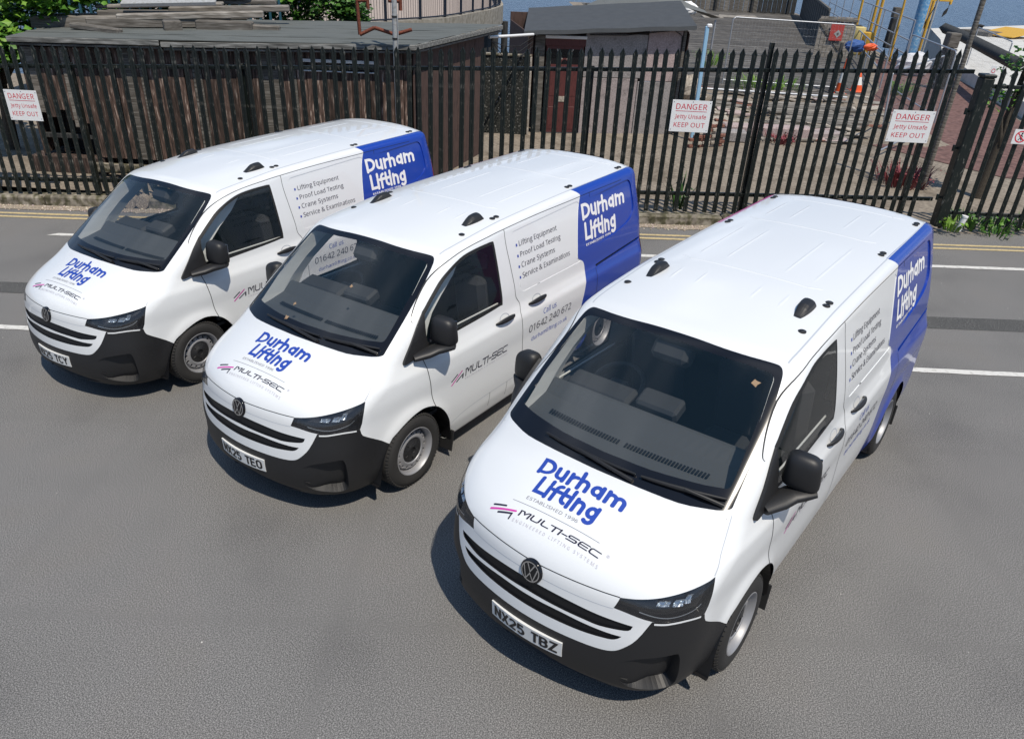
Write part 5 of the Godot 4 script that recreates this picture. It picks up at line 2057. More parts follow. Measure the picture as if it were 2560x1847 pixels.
	var mp := thing("metal_board", "long smooth pale grey board lying on top of the timber heap", "board", Vector3(-6.95, 2.46, -15.9))
	s = Soup.new()
	s.box(Vector3.ZERO, Vector3(1.75, 0.03, 0.2), Basis(), 0.004)
	obj("face", s, M.pole_grey, mp)
	s = Soup.new()
	s.box(Vector3(0, -0.03, 0.095), Vector3(1.75, 0.04, 0.01))
	obj("lip", s, M.galv, mp)
	mp.transform.basis = Basis(Vector3.UP, 0.16) * Basis(Vector3(0, 0, 1), 0.05) * Basis(Vector3.RIGHT, 0.35)
	# grey pole in front of the shed and the rusty hanger beside it
	var po := thing("vent_pole", "slim grey steel pole standing in front of the dark shed", "pole", Vector3(-2.2, YARD, -13.42))
	s = Soup.new()
	s.tube([Vector3(0.02, 0, 0), Vector3(0, 2.4, 0), Vector3(0, 4.6, 0)], 0.042, 12)
	obj("shaft", s, M.pole_grey, po)
	for y in [2.72, 3.05, 3.35]:
		s = Soup.new()
		s.tube([Vector3(0, y, 0), Vector3(0, y + 0.03, 0)], 0.048, 12)
		obj("collar", s, M.rubber, po)
	s = Soup.new()
	s.tube([Vector3(0.05, 3.1, 0.03), Vector3(0.055, 2.8, 0.035), Vector3(0.03, 2.4, 0.045), Vector3(0.06, 1.9, 0.03)], 0.008, 6)
	obj("cable", s, M.pole_grey, po)
	var br := thing("rusty_bracket", "rusty brown angle iron hanger bolted round the slim grey pole", "bracket", Vector3(-2.45, 2.2, -13.75))
	for e in [[[-0.42, 0.62, 0, -0.40, 0.08, 0]], [[-0.42, 0.60, 0, -0.24, 0.61, 0]], [[-0.25, 0.68, 0, -0.24, 0.48, 0]], [[-0.40, 0.08, 0, -0.15, 0.20, 0]], [[-0.15, 0.20, 0, 0.16, 0.12, 0]], [[0.16, 0.10, 0.0, 0.48, 0.20, 0.0]], [[0.1, 0.62, 0, 0.3, 0.62, 0]], [[0.3, 0.70, 0, 0.3, 0.48, 0]]]:
		var v: Array = e[0]
		var p0 := Vector3(v[0], v[1], v[2])
		var p1 := Vector3(v[3], v[4], v[5])
		s = Soup.new()
		s.tube([p0, p1], 0.03, 4, false, 1.0, Vector3(0.3, 0.2, 1))
		obj("angle_iron", s, M.rust, br)


# ---------------------------------------------------------------- the grey shed with the red door
func middle_shed() -> void:
	var sh := thing("grey_shed", "grey sheet-panelled shed with a dark red door and dark felt roof", "shed", Vector3(-0.02, -0.5, -19.52))
	sh.rotation.y = deg_to_rad(9.2)
	# front: x along the wall, z towards the viewer
	var ti := func(x: float) -> float: return 2.30 + 0.085 * x
	board(sh, "corner_post", Vector3(0.06, 1.15, 0.0), Vector3(0.13, 2.3, 0.12), M.planks[2])
	board(sh, "upright", Vector3(0.30, 1.16, 0.01), Vector3(0.24, 2.32, 0.04), M.grey_wood[3])
	board(sh, "lintel", Vector3(0.93, 2.29, 0.03), Vector3(1.02, 0.07, 0.04), M.sign_white)
	board(sh, "door_head", Vector3(0.93, 2.17, 0.0), Vector3(1.0, 0.16, 0.03), M.door_red)
	var d := board(sh, "door", Vector3(0.93, 1.07, -0.02), Vector3(0.92, 2.04, 0.045), M.door_red)
	for p in [[-0.20, 0.18, 0.26, 0.62], [0.20, 0.18, 0.26, 0.62], [-0.20, -0.66, 0.26, 0.55], [0.20, -0.66, 0.26, 0.55]]:
		var s := Soup.new()
		s.box(Vector3(p[0], p[1], 0.024), Vector3(p[2], p[3], 0.012), Basis(), 0.005)
		obj("door_panel", s, M.door_red, d)
	var pl := func(p: Vector2, l: float) -> Vector3: return Vector3(p.x, p.y, 0.026 + l)
	var gl := Soup.new()
	gl.box(Vector3(0, 0.78, 0.018), Vector3(0.72, 0.34, 0.012))
	obj("door_glass", gl, M.gloss_black, d)
	var fan := Soup.new()
	band(fan, arc(0.0, 0.62, 0.10, 0.12, 0, 180, 10), 0.04, 0, 0.0, pl, false, 0.1)
	obj("fan_hub", fan, M.door_red, d)
	for e in [[-0.06, 0.72, -0.20, 0.95], [0.06, 0.72, 0.20, 0.95]]:
		var s := Soup.new()
		band(s, ln(e), 0.03, 0, 0.0004, pl, true, 0.1)
		obj("fan_bar", s, M.pale_stone, d)
	var lp := Soup.new()
	lp.box(Vector3(0.0, -0.2, 0.03), Vector3(0.3, 0.13, 0.012), Basis(), 0.004)
	obj("letter_plate", lp, M.pale_stone, d)
	var lk := Soup.new()
	lk.box(Vector3(-0.42, 0.17, 0.035), Vector3(0.07, 0.15, 0.03), Basis(), 0.006)
	obj("lock", lk, M.galv, d)
	board(sh, "threshold", Vector3(0.93, 0.03, 0.02), Vector3(0.96, 0.06, 0.12), M.dark_wood)
	for p in [[1.42, 2.97, 1.40, 2.40, 0], [2.985, 3.84, 1.34, 2.54, 2], [1.42, 2.82, 0.02, 1.385, 1], [2.835, 3.80, 0.0, 1.325, 0]]:
		board(sh, "panel", Vector3((p[0] + p[1]) * 0.5, (p[2] + p[3]) * 0.5, 0.0), Vector3(p[1] - p[0], p[3] - p[2], 0.02), M.panel[p[4]])
	board(sh, "corner_strip", Vector3(3.89, 1.27, 0.0), Vector3(0.07, 2.56, 0.07), M.grey_wood[3])
	var s := Soup.new()
	s.tube([Vector3(1.5, 2.36, 0.03), Vector3(2.4, 2.38, 0.035), Vector3(3.6, 2.52, 0.03), Vector3(3.82, 2.4, 0.03), Vector3(3.85, 1.2, 0.03)], 0.012, 6)
	obj("cable", s, M.rubber, sh)
	# right side wall: odd boards running back
	for k in 12:
		var z := -0.15 - k * 0.25
		var mm: Material = [M.brown_wall, M.brown_wall, M.planks[0], M.sign_white, M.brown_wall, M.panel[2], M.planks[2], M.sign_white, M.panel[0], M.planks[1], M.grey_wood[2], M.brown_wall][k]
		board(sh, "side_board", Vector3(3.95 + 0.01 * (k % 2) - 0.24 * z, 1.25 + 0.012 * k, z), Vector3(0.025, 2.4 + 0.03 * k, 0.25), mm, Basis(Vector3.UP, 0.236))
	for k in [[-0.9, 0.05], [-1.7, 0.06]]:
		board(sh, "batten", Vector3(3.985 - 0.24 * k[0], 1.3, k[0]), Vector3(0.03, 2.5, k[1]), M.grey_wood[2])
	board(sh, "left_wall", Vector3(0.02, 1.2, -1.6), Vector3(0.03, 2.3, 3.1), M.brown_wall)
	board(sh, "back_wall", Vector3(2.0, 1.3, -3.2), Vector3(4.0, 2.5, 0.03), M.brown_wall)
	# roof slab with a soft felt edge
	var r := Soup.new()
	var e0 := [Vector3(-0.14, 2.42, 0.26), Vector3(4.06, 2.66, 0.26), Vector3(4.78, 2.98, -3.2), Vector3(0.5, 2.66, -3.2)]
	var n := 10
	var grid := []
	for gi in n + 1:
		var row := []
		for gj in n + 1:
			var p: Vector3 = (e0[0] as Vector3).lerp(e0[1], gi / float(n)).lerp((e0[3] as Vector3).lerp(e0[2], gi / float(n)), gj / float(n))
			row.append(p + Vector3(0, 0.01 * sin(gi * 1.9) * cos(gj * 2.3), 0))
		grid.append(row)
	for gi in n:
		for gj in n:
			r.quad(grid[gi][gj], grid[gi + 1][gj], grid[gi + 1][gj + 1], grid[gi][gj + 1], Vector3.UP)
		var dn := Vector3(0, -0.09, 0.02)
		r.quad(grid[gi][0], grid[gi + 1][0], grid[gi + 1][0] + dn, grid[gi][0] + dn, Vector3.BACK)
		r.quad(grid[n][gi], grid[n][gi + 1], grid[n][gi + 1] + dn, grid[n][gi] + dn, Vector3.RIGHT)
		r.quad(grid[0][gi], grid[0][gi + 1], grid[0][gi + 1] + dn, grid[0][gi] + dn, Vector3.LEFT)
		r.quad(grid[gi][0] + dn, grid[gi + 1][0] + dn, grid[gi + 1][0] + Vector3(0, -0.09, -0.25), grid[gi][0] + Vector3(0, -0.09, -0.25), Vector3.DOWN)
	obj("felt_roof", r, M.felt_dark, sh)
	# pale blue pipe on the side wall, lying against it
	var bp := thing("blue_pipe", "upright pale blue pipe against the side of the grey shed", "pipe", Vector3(4.22, -0.45, -19.5))
	s = Soup.new()
	s.box(Vector3(0.0, 1.35, 0), Vector3(0.09, 2.6, 0.06), Basis(Vector3(0, 0, 1), 0.02), 0.015)
	obj("shaft", s, plain(0.3, 0.52, 0.72, 0.5), bp)
	s = Soup.new()
	s.box(Vector3(0.02, 2.66, 0), Vector3(0.12, 0.08, 0.09), Basis(), 0.02)
	obj("socket", s, M.sign_white, bp)
	# stub of brick wall at the shed's corner
	var bw := thing("brick_stub", "broken stub of red brick wall at the right corner of the grey shed", "wall", Vector3(4.0, YARD, -18.75))
	for row in 7:
		for k in 4:
			if row > 3 and rng.randf() < 0.18 * (row - 2):
				continue
			board(bw, "brick", Vector3(0.12 + k * 0.225 + (0.11 if row % 2 else 0.0), 0.04 + row * 0.075, -0.1 * k - rng.randf_range(0, 0.03)), Vector3(0.21, 0.065, 0.11), M.brick if rng.randf() < 0.6 else M.pale_stone, Basis(Vector3.UP, 0.35))
	# black stained wall between the sheds
	var kw := thing("tarred_wall", "black tarred and peeling wall between the two sheds", "wall", Vector3(-0.36, YARD, -19.3))
	s = Soup.new()
	s.box(Vector3(-0.2, 0.9, 0), Vector3(1.25, 1.84, 0.14), Basis(), 0.01)
	obj("face", s, M.black_wall, kw)
	s = Soup.new()
	s.box(Vector3(0.44, 0.9, 0.03), Vector3(0.05, 1.82, 0.16), Basis(), 0.01)
	obj("edge", s, M.pale_stone, kw)
	s = Soup.new()
	s.box(Vector3(-0.2, 1.83, 0.0), Vector3(1.3, 0.04, 0.2), Basis(), 0.008)
	obj("coping", s, M.concrete_old, kw)
	# pipe and cables between the sheds
	var pc := thing("overhead_pipe", "pipe bound with cables strung between the two shed roofs", "pipe", Vector3(-0.3, 1.8, -18.4))
	s = Soup.new()
	s.tube([Vector3(-0.55, 0.14, 0.9), Vector3(-0.1, 0.1, 0.1), Vector3(0.4, 0.06, -0.8)], 0.03, 8)
	obj("pipe", s, M.sign_white, pc)
	for k in 3:
		s = Soup.new()
		s.tube([Vector3(-0.5, 0.06, 0.9), Vector3(-0.2, -0.1 - 0.14 * k, 0.3), Vector3(0.1, -0.15 - 0.12 * k, -0.3), Vector3(0.4, 0.0 - 0.1 * k, -0.8)], 0.009, 5)
		obj("cable", s, M.rubber, pc)
	# tarpaulin canopy behind the shed
	var cv := thing("tarpaulin_canopy", "slack grey tarpaulin canopy behind the grey shed's roof", "canopy", Vector3(3.6, 0, -25.0))
	s = Soup.new()
	var ridge := []
	for gi in 9:
		var row := []
		for gj in 7:
			var fx := gi / 8.0
			var fz := gj / 6.0
			row.append(Vector3(lerpf(-1.7, 2.0, fx), 1.95 + 0.75 * (1.0 - absf(fx - 0.5) * 1.9) * (0.6 + 0.4 * fz) - 0.06 * sin(fz * 9.0 + fx * 5.0), lerpf(0.5, -3.0, fz)))
		ridge.append(row)
	for gi in 8:
		for gj in 6:
			s.quad(ridge[gi][gj], ridge[gi + 1][gj], ridge[gi + 1][gj + 1], ridge[gi][gj + 1], Vector3.UP)
	obj("sheet", s, M.canvas, cv)
	for k in [-1.6, 1.9]:
		s = Soup.new()
		s.tube([Vector3(k, -0.45, 0.4), Vector3(k, 1.95, 0.4)], 0.03, 8)
		obj("prop", s, M.galv, cv)


# ---------------------------------------------------------------- promenade with railings across the inlet
func promenade() -> void:
	var path := curve([-13.0, -20.5, -9.0, -24.0, -6.0, -27.4, -3.4, -30.6, -2.2, -34.0, -1.5, -36.6, -1.3, -39.5, -2.2, -44.0, -6.0, -48.0], 5)
	var deck := []
	for p in path:
		deck.append_array([p.x, p.y])
	deck.append_array([-14, -48, -14, -20.5])
	struct("promenade", sheet(deck, 1.0), M.paving)
	var q := thing("quay_wall", "curved concrete edge beam of the promenade above the inlet", "wall")
	var s := Soup.new()
	var low := Soup.new()
	for i in path.size() - 1:
		var a := Vector3(path[i].x, 0, path[i].y)
		var b := Vector3(path[i + 1].x, 0, path[i + 1].y)
		var u := Vector3.UP
		var out := (b - a).cross(u)
		s.quad(a + u * 1.06, b + u * 1.06, b + u * 0.3, a + u * 0.3, out)
		s.quad(a + u * 1.06, b + u * 1.06, b + u * 1.06 - out.normalized() * 0.35, a + u * 1.06 - out.normalized() * 0.35, u)
		s.quad(a + u * 0.3, b + u * 0.3, b + u * 0.3 - out.normalized() * 0.3, a + u * 0.3 - out.normalized() * 0.3, -u)
		var ia := a - out.normalized() * 0.3
		var ib := b - out.normalized() * 0.3
		low.quad(ia + u * 0.3, ib + u * 0.3, ib - u * 4.0, ia - u * 4.0, out)
	obj("edge_beam", s, M.quay, q)
	obj("lower_wall", low, M.dark_wood, q)
	for i in range(4, 34, 5):
		var pl := Soup.new()
		pl.tube([Vector3(path[i].x + 0.1, 0.35, path[i].y), Vector3(path[i].x + 0.1, -4.0, path[i].y)], 0.16, 10)
		obj("pile", pl, M.dark_wood, q)
	var r := thing("promenade_railing", "dark blue steel railing with close bars along the curved promenade", "railing")
	var cnt := 0
	var travelled := 0.0
	var bars := Soup.new()
	for i in path.size() - 1:
		var a := Vector3(path[i].x - 0.15, 1.0, path[i].y)
		var b := Vector3(path[i + 1].x - 0.15, 1.0, path[i + 1].y)
		for y in [0.12, 1.12]:
			var rs := Soup.new()
			rs.tube([a + Vector3(0, y, 0), b + Vector3(0, y, 0)], 0.03, 6)
			obj("rail", rs, M.rail_dark, r)
		var n := int(a.distance_to(b) / 0.11)
		for k in n:
			var p := a.lerp(b, float(k) / n)
			bars.box(p + Vector3(0, 0.62, 0), Vector3(0.014, 1.0, 0.014))
		if i % 2 == 0:
			var ps := Soup.new()
			ps.box(a + Vector3(0, 0.6, 0), Vector3(0.1, 1.2, 0.06), Basis(), 0.01)
			obj("post", ps, M.rail_dark, r)
	obj("bars", bars, M.rail_dark, r).set_meta("kind", "stuff")
	var nt := thing("notice", "small white notice on the promenade railing", "notice", Vector3(-2.55, 1.75, -33.0))
	s = Soup.new()
	s.box(Vector3.ZERO, Vector3(0.3, 0.16, 0.01))
	obj("board", s, M.sign_white, nt)


# ---------------------------------------------------------------- the jetty side on the right
func mesh_panel(label: String, a: Vector3, b: Vector3, h: float, lean := 0.0) -> void:
	var o := thing("mesh_fence_panel", label, "fence panel", a, "wire mesh site panels")
	var d := b - a
	var up := Vector3(lean * d.normalized().z, 1, -lean * d.normalized().x).normalized() * h
	var s := Soup.new()
	s.tube([Vector3.ZERO, up * 0.97, up + d.normalized() * 0.08, d + up - d.normalized() * 0.08, d + up * 0.97, d], 0.022, 8, false, 1.0, Vector3(0.2, 0.3, 1))
	obj("frame", s, M.galv, o)
	s = Soup.new()
	s.tube([up * 0.09, d + up * 0.09], 0.022, 8)
	obj("frame", s, M.galv, o)
	s = Soup.new()
	var n := int(d.length() / 0.11)
	for i in range(1, n):
		var p := d * (float(i) / n)
		s.tube([p + up * 0.09, p + up], 0.0017, 3, false, 1.0, Vector3(0.2, 0.3, 1))
	for i in range(1, 9):
		s.tube([up * (0.09 + 0.91 * i / 9.0), d + up * (0.09 + 0.91 * i / 9.0)], 0.0017, 3)
	obj("mesh_wires", s, M.galv, o).set_meta("kind", "stuff")


func rod(called: String, label: String, cat: String, at: Vector3, top_: Vector3, r: float, m: Material, group := "", sides := 10) -> Node3D:
	var s := Soup.new()
	s.tube([Vector3.ZERO, top_], r, sides, false, 1.0, Vector3(0.2, 0.3, 1))
	var o := obj(called, s, m)
	o.position = at
	tag(o, label, cat, group)
	return o


func jetty() -> void:
	# rubble of broken boards and slabs behind the fence
	var n := 0
	for i in 150:
		var front := i < 46
		var x := rng.randf_range(4.9, 8.8) if front else rng.randf_range(5.2, 11.4)
		var z := rng.randf_range(-21.4, -20.0) if front else rng.randf_range(-27.0, -21.0)
		if x > 9.6 and z > -23.0:
			continue
		var sz := Vector3(rng.randf_range(0.3, 1.1), rng.randf_range(0.02, 0.07), rng.randf_range(0.12, 0.34))
		var y := YARD + 0.04 + (0.22 * smoothstep(-20.0, -21.0, z)) * rng.randf_range(0.6, 1.0)
		var m: Material = [M.pale_stone, M.pale_stone, M.grey_wood[2], M.grey_wood[1], M.panel[2], M.brick, M.grey_wood[0], M.pale_stone][rng.randi() % 8]
		var s := Soup.new()
		s.box(Vector3.ZERO, sz, Basis(), minf(0.012, sz.y * 0.3))
		var o := obj("broken_board", s, m)
		o.transform = Transform3D(Basis(Vector3.UP, rng.randf_range(-0.35, 0.3)) * Basis(Vector3.RIGHT, rng.randf_range(-0.16, 0.16)) * Basis(Vector3(0, 0, 1), rng.randf_range(-0.12, 0.12)), Vector3(x, y, z))
		var what: String = "pale slab" if m == M.pale_stone else "pinkish panel" if m == M.panel[2] else "red brick lump" if m == M.brick else "weathered board"
		var place: String = ("at the front edge" if front else "far back" if z < -24.5 else "amid") + (" of the left side" if x < 7.0 else " of the right side" if x > 9.2 else " of the middle")
		tag(o, "broken %s %s of the rubble" % [what, place], "rubble", "broken %ss %s of the rubble" % [what, place])
	var mound := Soup.new()
	var rows := []
	for i in 25:
		var row := []
		for j in 17:
			var x := lerpf(4.6, 11.6, i / 24.0)
			var z := lerpf(-27.6, -19.9, j / 16.0)
			var e := minf(minf(i, 24 - i) / 4.0, minf(j, 16 - j) / 2.5)
			row.append(Vector3(x, YARD - 0.02 + 0.26 * smoothstep(0.0, 1.0, e) * rng.randf_range(0.4, 1.0), z))
		rows.append(row)
	for i in 24:
		for j in 16:
			mound.quad(rows[i][j], rows[i + 1][j], rows[i + 1][j + 1], rows[i][j + 1], Vector3.UP)
	struct("rubble_ground", mound, M.yard)
	# larger grey slab and kerb pieces at the front of the rubble
	for k in [[6.35, -20.35, 2.3, 0.30, 0.45, 0.03, 2, "long grey concrete slab at the front of the rubble"], [5.1, -19.75, 1.1, 0.26, 0.4, -0.05, 0, "dark grey concrete block left in front of the rubble"], [7.9, -20.5, 0.9, 0.2, 0.4, 0.2, 1, "grey slab lying right of the red plants in the rubble"]]:
		var s := Soup.new()
		s.box(Vector3(0, k[3] * 0.5, 0), Vector3(k[2], k[3], k[4]), Basis(), 0.03)
		var o := obj("concrete_slab", s, M.panel[k[6]])
		o.transform = Transform3D(Basis(Vector3.UP, k[5]), Vector3(k[0], YARD, k[1]))
		tag(o, k[7], "slab", "concrete slabs in the rubble")
	for k in 9:
		var s := Soup.new()
		s.box(Vector3.ZERO, Vector3(rng.randf_range(1.6, 2.6), 0.07, 0.2), Basis(), 0.012)
		var o := obj("weathered_plank", s, M.grey_wood[k % 3])
		o.transform = Transform3D(Basis(Vector3.UP, rng.randf_range(-0.06, 0.08)), Vector3(8.0 + rng.randf_range(-0.4, 0.4), YARD + 0.28 + 0.012 * k, -21.1 - k * 0.27))
		tag(o, "long weathered grey plank across the rubble, %s from the fence" % ["nearest", "second", "third", "fourth", "fifth", "sixth", "seventh", "eighth", "ninth"][k], "plank", "planks laid across the rubble")
	mesh_panel("wire mesh site panel standing behind the rubble, before the dark timber deck", Vector3(6.97, YARD, -28.5), Vector3(11.1, YARD - 0.04, -28.3), 2.22)
	mesh_panel("leaning wire mesh site panel behind the right-hand warning board", Vector3(8.6, YARD, -18.6), Vector3(11.2, YARD + 0.1, -21.6), 1.95, 0.10)
	mesh_panel("wire mesh site panel beside the red path, below the blue post", Vector3(12.2, YARD, -23.4), Vector3(12.95, YARD, -28.0), 2.0)
	mesh_panel("wire mesh site panel at the edge of the white pontoon", Vector3(16.6, YARD, -28.4), Vector3(18.3, YARD, -34.0), 1.9)
	# traffic cones
	cone(Vector3(10.9, YARD, -27.8), 1.16, "tall orange and white traffic cone beside the mesh panel", 0.17)
	cone(Vector3(11.78, YARD, -28.6), 0.72, "smaller orange traffic cone right of the tall one", 0.22)
	# leaning rail and pipe clutter
	rod("scaffold_tube", "long grey scaffold tube lying across the rubble before the mesh panel", "tube", Vector3(5.0, -0.08, -25.3), Vector3(5.4, -0.14, -0.5), 0.035, M.galv)
	rod("grey_prop", "dark grey timber prop leaning on the end of the mesh panel", "prop", Vector3(10.5, YARD, -27.6), Vector3(0.25, 1.6, -0.6), 0.06, M.dark_wood)
	# far timber fence of the jetty and its return
	var f := thing("jetty_fence", "grey boarded fence across the far end of the timber deck", "fence", Vector3(14.0, YARD, -63.5))
	for i in 34:
		board(f, "board", Vector3(-6.0 + i * 0.36, 1.1 + rng.randf_range(-0.03, 0.03), 0.02 * (i % 2)), Vector3(0.34, 2.3, 0.03), M.grey_wood[[3, 3, 0, 1][i % 4]] if i < 26 else M.dark_wood)
	for i in 5:
		board(f, "post", Vector3(-5.5 + i * 2.75, 1.2, 0.1), Vector3(0.16, 2.8, 0.16), M.dark_wood)
	var f2 := thing("jetty_fence", "dark boarded fence running along the right side of the timber deck", "fence", Vector3(20.2, YARD, -62.5))
	for i in 46:
		var t := i / 45.0
		var p := Vector3(-5.2 * t, 0, 20.5 * t)
		board(f2, "board", p + Vector3(0, 0.85, 0), Vector3(0.05, 1.75, 0.40), M.dark_wood if i % 3 else M.grey_wood[3], Basis(Vector3.UP, -0.25))
	board(f2, "top_rail", Vector3(-2.6, 1.8, 10.25), Vector3(0.12, 0.12, 21.2), M.grey_wood[3], Basis(Vector3.UP, -0.25))
	# boarded gate with a red sign
	var g := thing("boarded_gate", "pale boarded gate with a diagonal brace beside the red board", "gate", Vector3(14.2, YARD, -38.5))
	for i in 9:
		board(g, "board", Vector3(-0.7 + i * 0.19, 0.85, 0), Vector3(0.17, 1.75, 0.03), M.grey_wood[2])
	board(g, "rail", Vector3(0.05, 1.58, 0.03), Vector3(1.8, 0.1, 0.04), M.grey_wood[0])
	board(g, "brace", Vector3(-0.25, 0.95, 0.04), Vector3(1.75, 0.13, 0.04), M.grey_wood[3], Basis(Vector3(0, 0, 1), -0.78))
	var rb := thing("red_board", "faded red hazard board fixed on the pale boarded gate", "sign", Vector3(14.25, 0.62, -38.4))
	var s := Soup.new()
	s.box(Vector3.ZERO, Vector3(0.62, 0.7, 0.03), Basis(), 0.01)
	obj("board", s, M.red_board, rb)
	s = Soup.new()
	s.box(Vector3(0.06, -0.05, 0.02), Vector3(0.24, 0.24, 0.008), Basis(Vector3(0, 0, 1), PI / 4))
	obj("diamond", s, M.pole_grey, rb)
	s = Soup.new()
	var pl := func(p: Vector2, l: float) -> Vector3: return Vector3(0.06 + p.x, -0.05 + p.y, 0.026 + l)
	band(s, arc(0.0, -0.01, 0.03, 0.04, 0, 360, 12), 0.03, 0, 0, pl, false, 0.03)
	obj("flame_mark", s, M.plate_ink, rb)
	# yellow crane frames, posts and the tall blue post
	rod("blue_post", "tall thick post of peeling blue paint at the jetty", "post", Vector3(17.7, YARD - 2.0, -38.0), Vector3(0.0, 7.0, 0.0), 0.23, M.blue_paint, "", 18)
	rod("yellow_post", "slim yellow post left of the twin yellow posts", "post", Vector3(17.3, YARD, -44.0), Vector3(0, 4.5, 0), 0.06, M.yellow, "yellow jetty posts", 8)
	rod("yellow_post", "left one of the twin yellow posts at the jetty edge", "post", Vector3(18.9, YARD, -46.0), Vector3(0, 4.5, 0), 0.08, M.yellow, "yellow jetty posts", 8)
	rod("yellow_post", "right one of the twin yellow posts at the jetty edge", "post", Vector3(19.18, YARD, -46.0), Vector3(0, 4.5, 0), 0.08, M.yellow, "yellow jetty posts", 8)
	rod("yellow_post", "slim yellow post just left of the thick blue post", "post", Vector3(16.85, YARD, -38.0), Vector3(-0.06, 4.0, 0), 0.05, M.yellow, "yellow jetty posts", 8)
	var gn := thing("yellow_gantry", "yellow steel davit frame with an arm right of the thick blue post", "crane", Vector3(19.72, YARD, -42.0))
	for k in [[0.0, 0.0, 0.15, 2.5], [0.26, 0.0, 0.3, 2.5]]:
		s = Soup.new()
		s.tube([Vector3(k[0], k[1], 0), Vector3(k[2], k[3], 0)], 0.07, 8)
		obj("leg", s, M.yellow, gn)
	s = Soup.new()
	s.box(Vector3(0.62, 2.47, 0), Vector3(1.15, 0.12, 0.12), Basis(), 0.02)
	obj("arm", s, M.yellow, gn)
	s = Soup.new()
	s.box(Vector3(1.13, 2.36, 0), Vector3(0.1, 0.14, 0.14), Basis(), 0.02)
	obj("arm_end", s, M.yellow, gn)
	var bl := thing("hanging_block", "black pulley block hanging from the yellow davit arm", "pulley", Vector3(20.72, 1.48, -42.0))
	s = Soup.new()
	s.tube([Vector3(0.08, 0.2, 0), Vector3(0, 0, 0), Vector3(-0.1, -0.2, 0)], [0.03, 0.085, 0.02], 10)
	obj("block", s, M.rubber, bl)
	s = Soup.new()
	s.tube([Vector3(0.12, 0.42, 0), Vector3(0.08, 0.2, 0)], 0.012, 5)
	obj("cable", s, M.rubber, bl)
	rod("mooring_pole", "slim grey mooring pole right of the thick blue post", "pole", Vector3(19.2, YARD, -40.0), Vector3(0.05, 4.0, 0), 0.05, M.pole_grey)
	rod("stay_cable", "dark slanting stay cable crossing the yellow davit", "cable", Vector3(18.5, 0.0, -40.0), Vector3(1.1, 2.9, 0), 0.022, M.rubber, "", 5)
	for k in [[19.2, -44.0, 0.36, 2.0, "square dark timber bollard standing left of the slim yellow post"], [15.45, -30.2, 0.4, 2.0, "thick weathered square timber post in front of the white pontoon"]]:
		var tp := thing("timber_post", k[4], "post", Vector3(k[0], YARD, k[1]))
		s = Soup.new()
		s.box(Vector3(0, k[3] * 0.5 - 0.3, 0), Vector3(k[2], k[3] - 0.55, k[2]), Basis(Vector3(0, 0, 1), -0.03), 0.03)
		obj("shaft", s, M.dark_wood, tp)
		s = Soup.new()
		s.box(Vector3(0.0, k[3] - 0.3, 0), Vector3(k[2] * 1.02, 0.5, k[2] * 1.02), Basis(Vector3(0, 0, 1), -0.03), 0.03)
		obj("head", s, M.grey_wood[3], tp)
	# yellow drum, jerrycan, bags and nets
	for k in [[15.9, -40.2, 0.42, 1.25, M.yellow_pale, "pale yellow plastic drum by the boarded gate"], [16.35, -40.0, 0.34, 1.05, M.yellow, "bright yellow bin right of the pale yellow drum"]]:
		var dr := thing("drum", k[5], "drum", Vector3(k[0], YARD, k[1]), "drums by the jetty gate")
		s = Soup.new()
		s.lathe([Vector2(0.0, 0.0), Vector2(k[2] * 0.9, 0.0), Vector2(k[2], 0.06), Vector2(k[2] * 0.97, k[3] * 0.33), Vector2(k[2], k[3] * 0.36), Vector2(k[2] * 0.97, k[3] * 0.66), Vector2(k[2], k[3] * 0.7), Vector2(k[2] * 0.9, k[3] - 0.04), Vector2(k[2] * 0.5, k[3])], Transform3D(), 18)
		obj("body", s, k[4], dr)
		s = Soup.new()
		s.lathe([Vector2(k[2] * 0.5, k[3]), Vector2(k[2] * 0.3, k[3] + 0.05), Vector2(0.0, k[3] + 0.05)], Transform3D(), 14)
		obj("lid", s, M.dark_wood, dr)
	bag(Vector3(14.4, YARD + 0.75, -36.2), Vector3(0.45, 0.26, 0.3), plain(0.03, 0.09, 0.28, 0.7), "crumpled blue bag hanging at the boarded gate")
	bag(Vector3(15.9, YARD + 0.4, -33.6), Vector3(0.7, 0.5, 0.5), plain(0.62, 0.62, 0.64, 0.7), "bulging white sack behind the mesh panels by the blue post")
	bag(Vector3(11.0, YARD + 0.35, -59.0), Vector3(0.8, 0.5, 0.5), M.sign_white, "white sack lying on the far timber deck")
	bag(Vector3(13.75, YARD + 1.05, -33.0), Vector3(0.3, 0.14, 0.12), M.orange, "orange buoyancy bag slung over the fence by the yellow drums")
	bag(Vector3(5.0, YARD + 0.4, -24.9), Vector3(0.45, 0.4, 0.35), M.pale_stone, "pale boulder-like sack in the grass left of the rubble")
	for k in [[12.5, -57, 0.3], [13.9, -58, -0.2], [15.2, -58.5, 0.2]]:
		s = Soup.new()
		s.box(Vector3(0, 0.1, 0), Vector3(1.5, 0.06, 0.5), Basis(Vector3.RIGHT, 0.2), 0.01)
		var o := obj("sawn_board", s, M.grey_wood[2])
		o.transform = Transform3D(Basis(Vector3.UP, k[2]), Vector3(k[0], YARD, k[1]))
		tag(o, "pale sawn board before the far boarded fence, %s of three" % ["leftmost" if k[0] < 13.0 else "middle" if k[0] < 14.5 else "rightmost"], "board", "boards on the far deck")
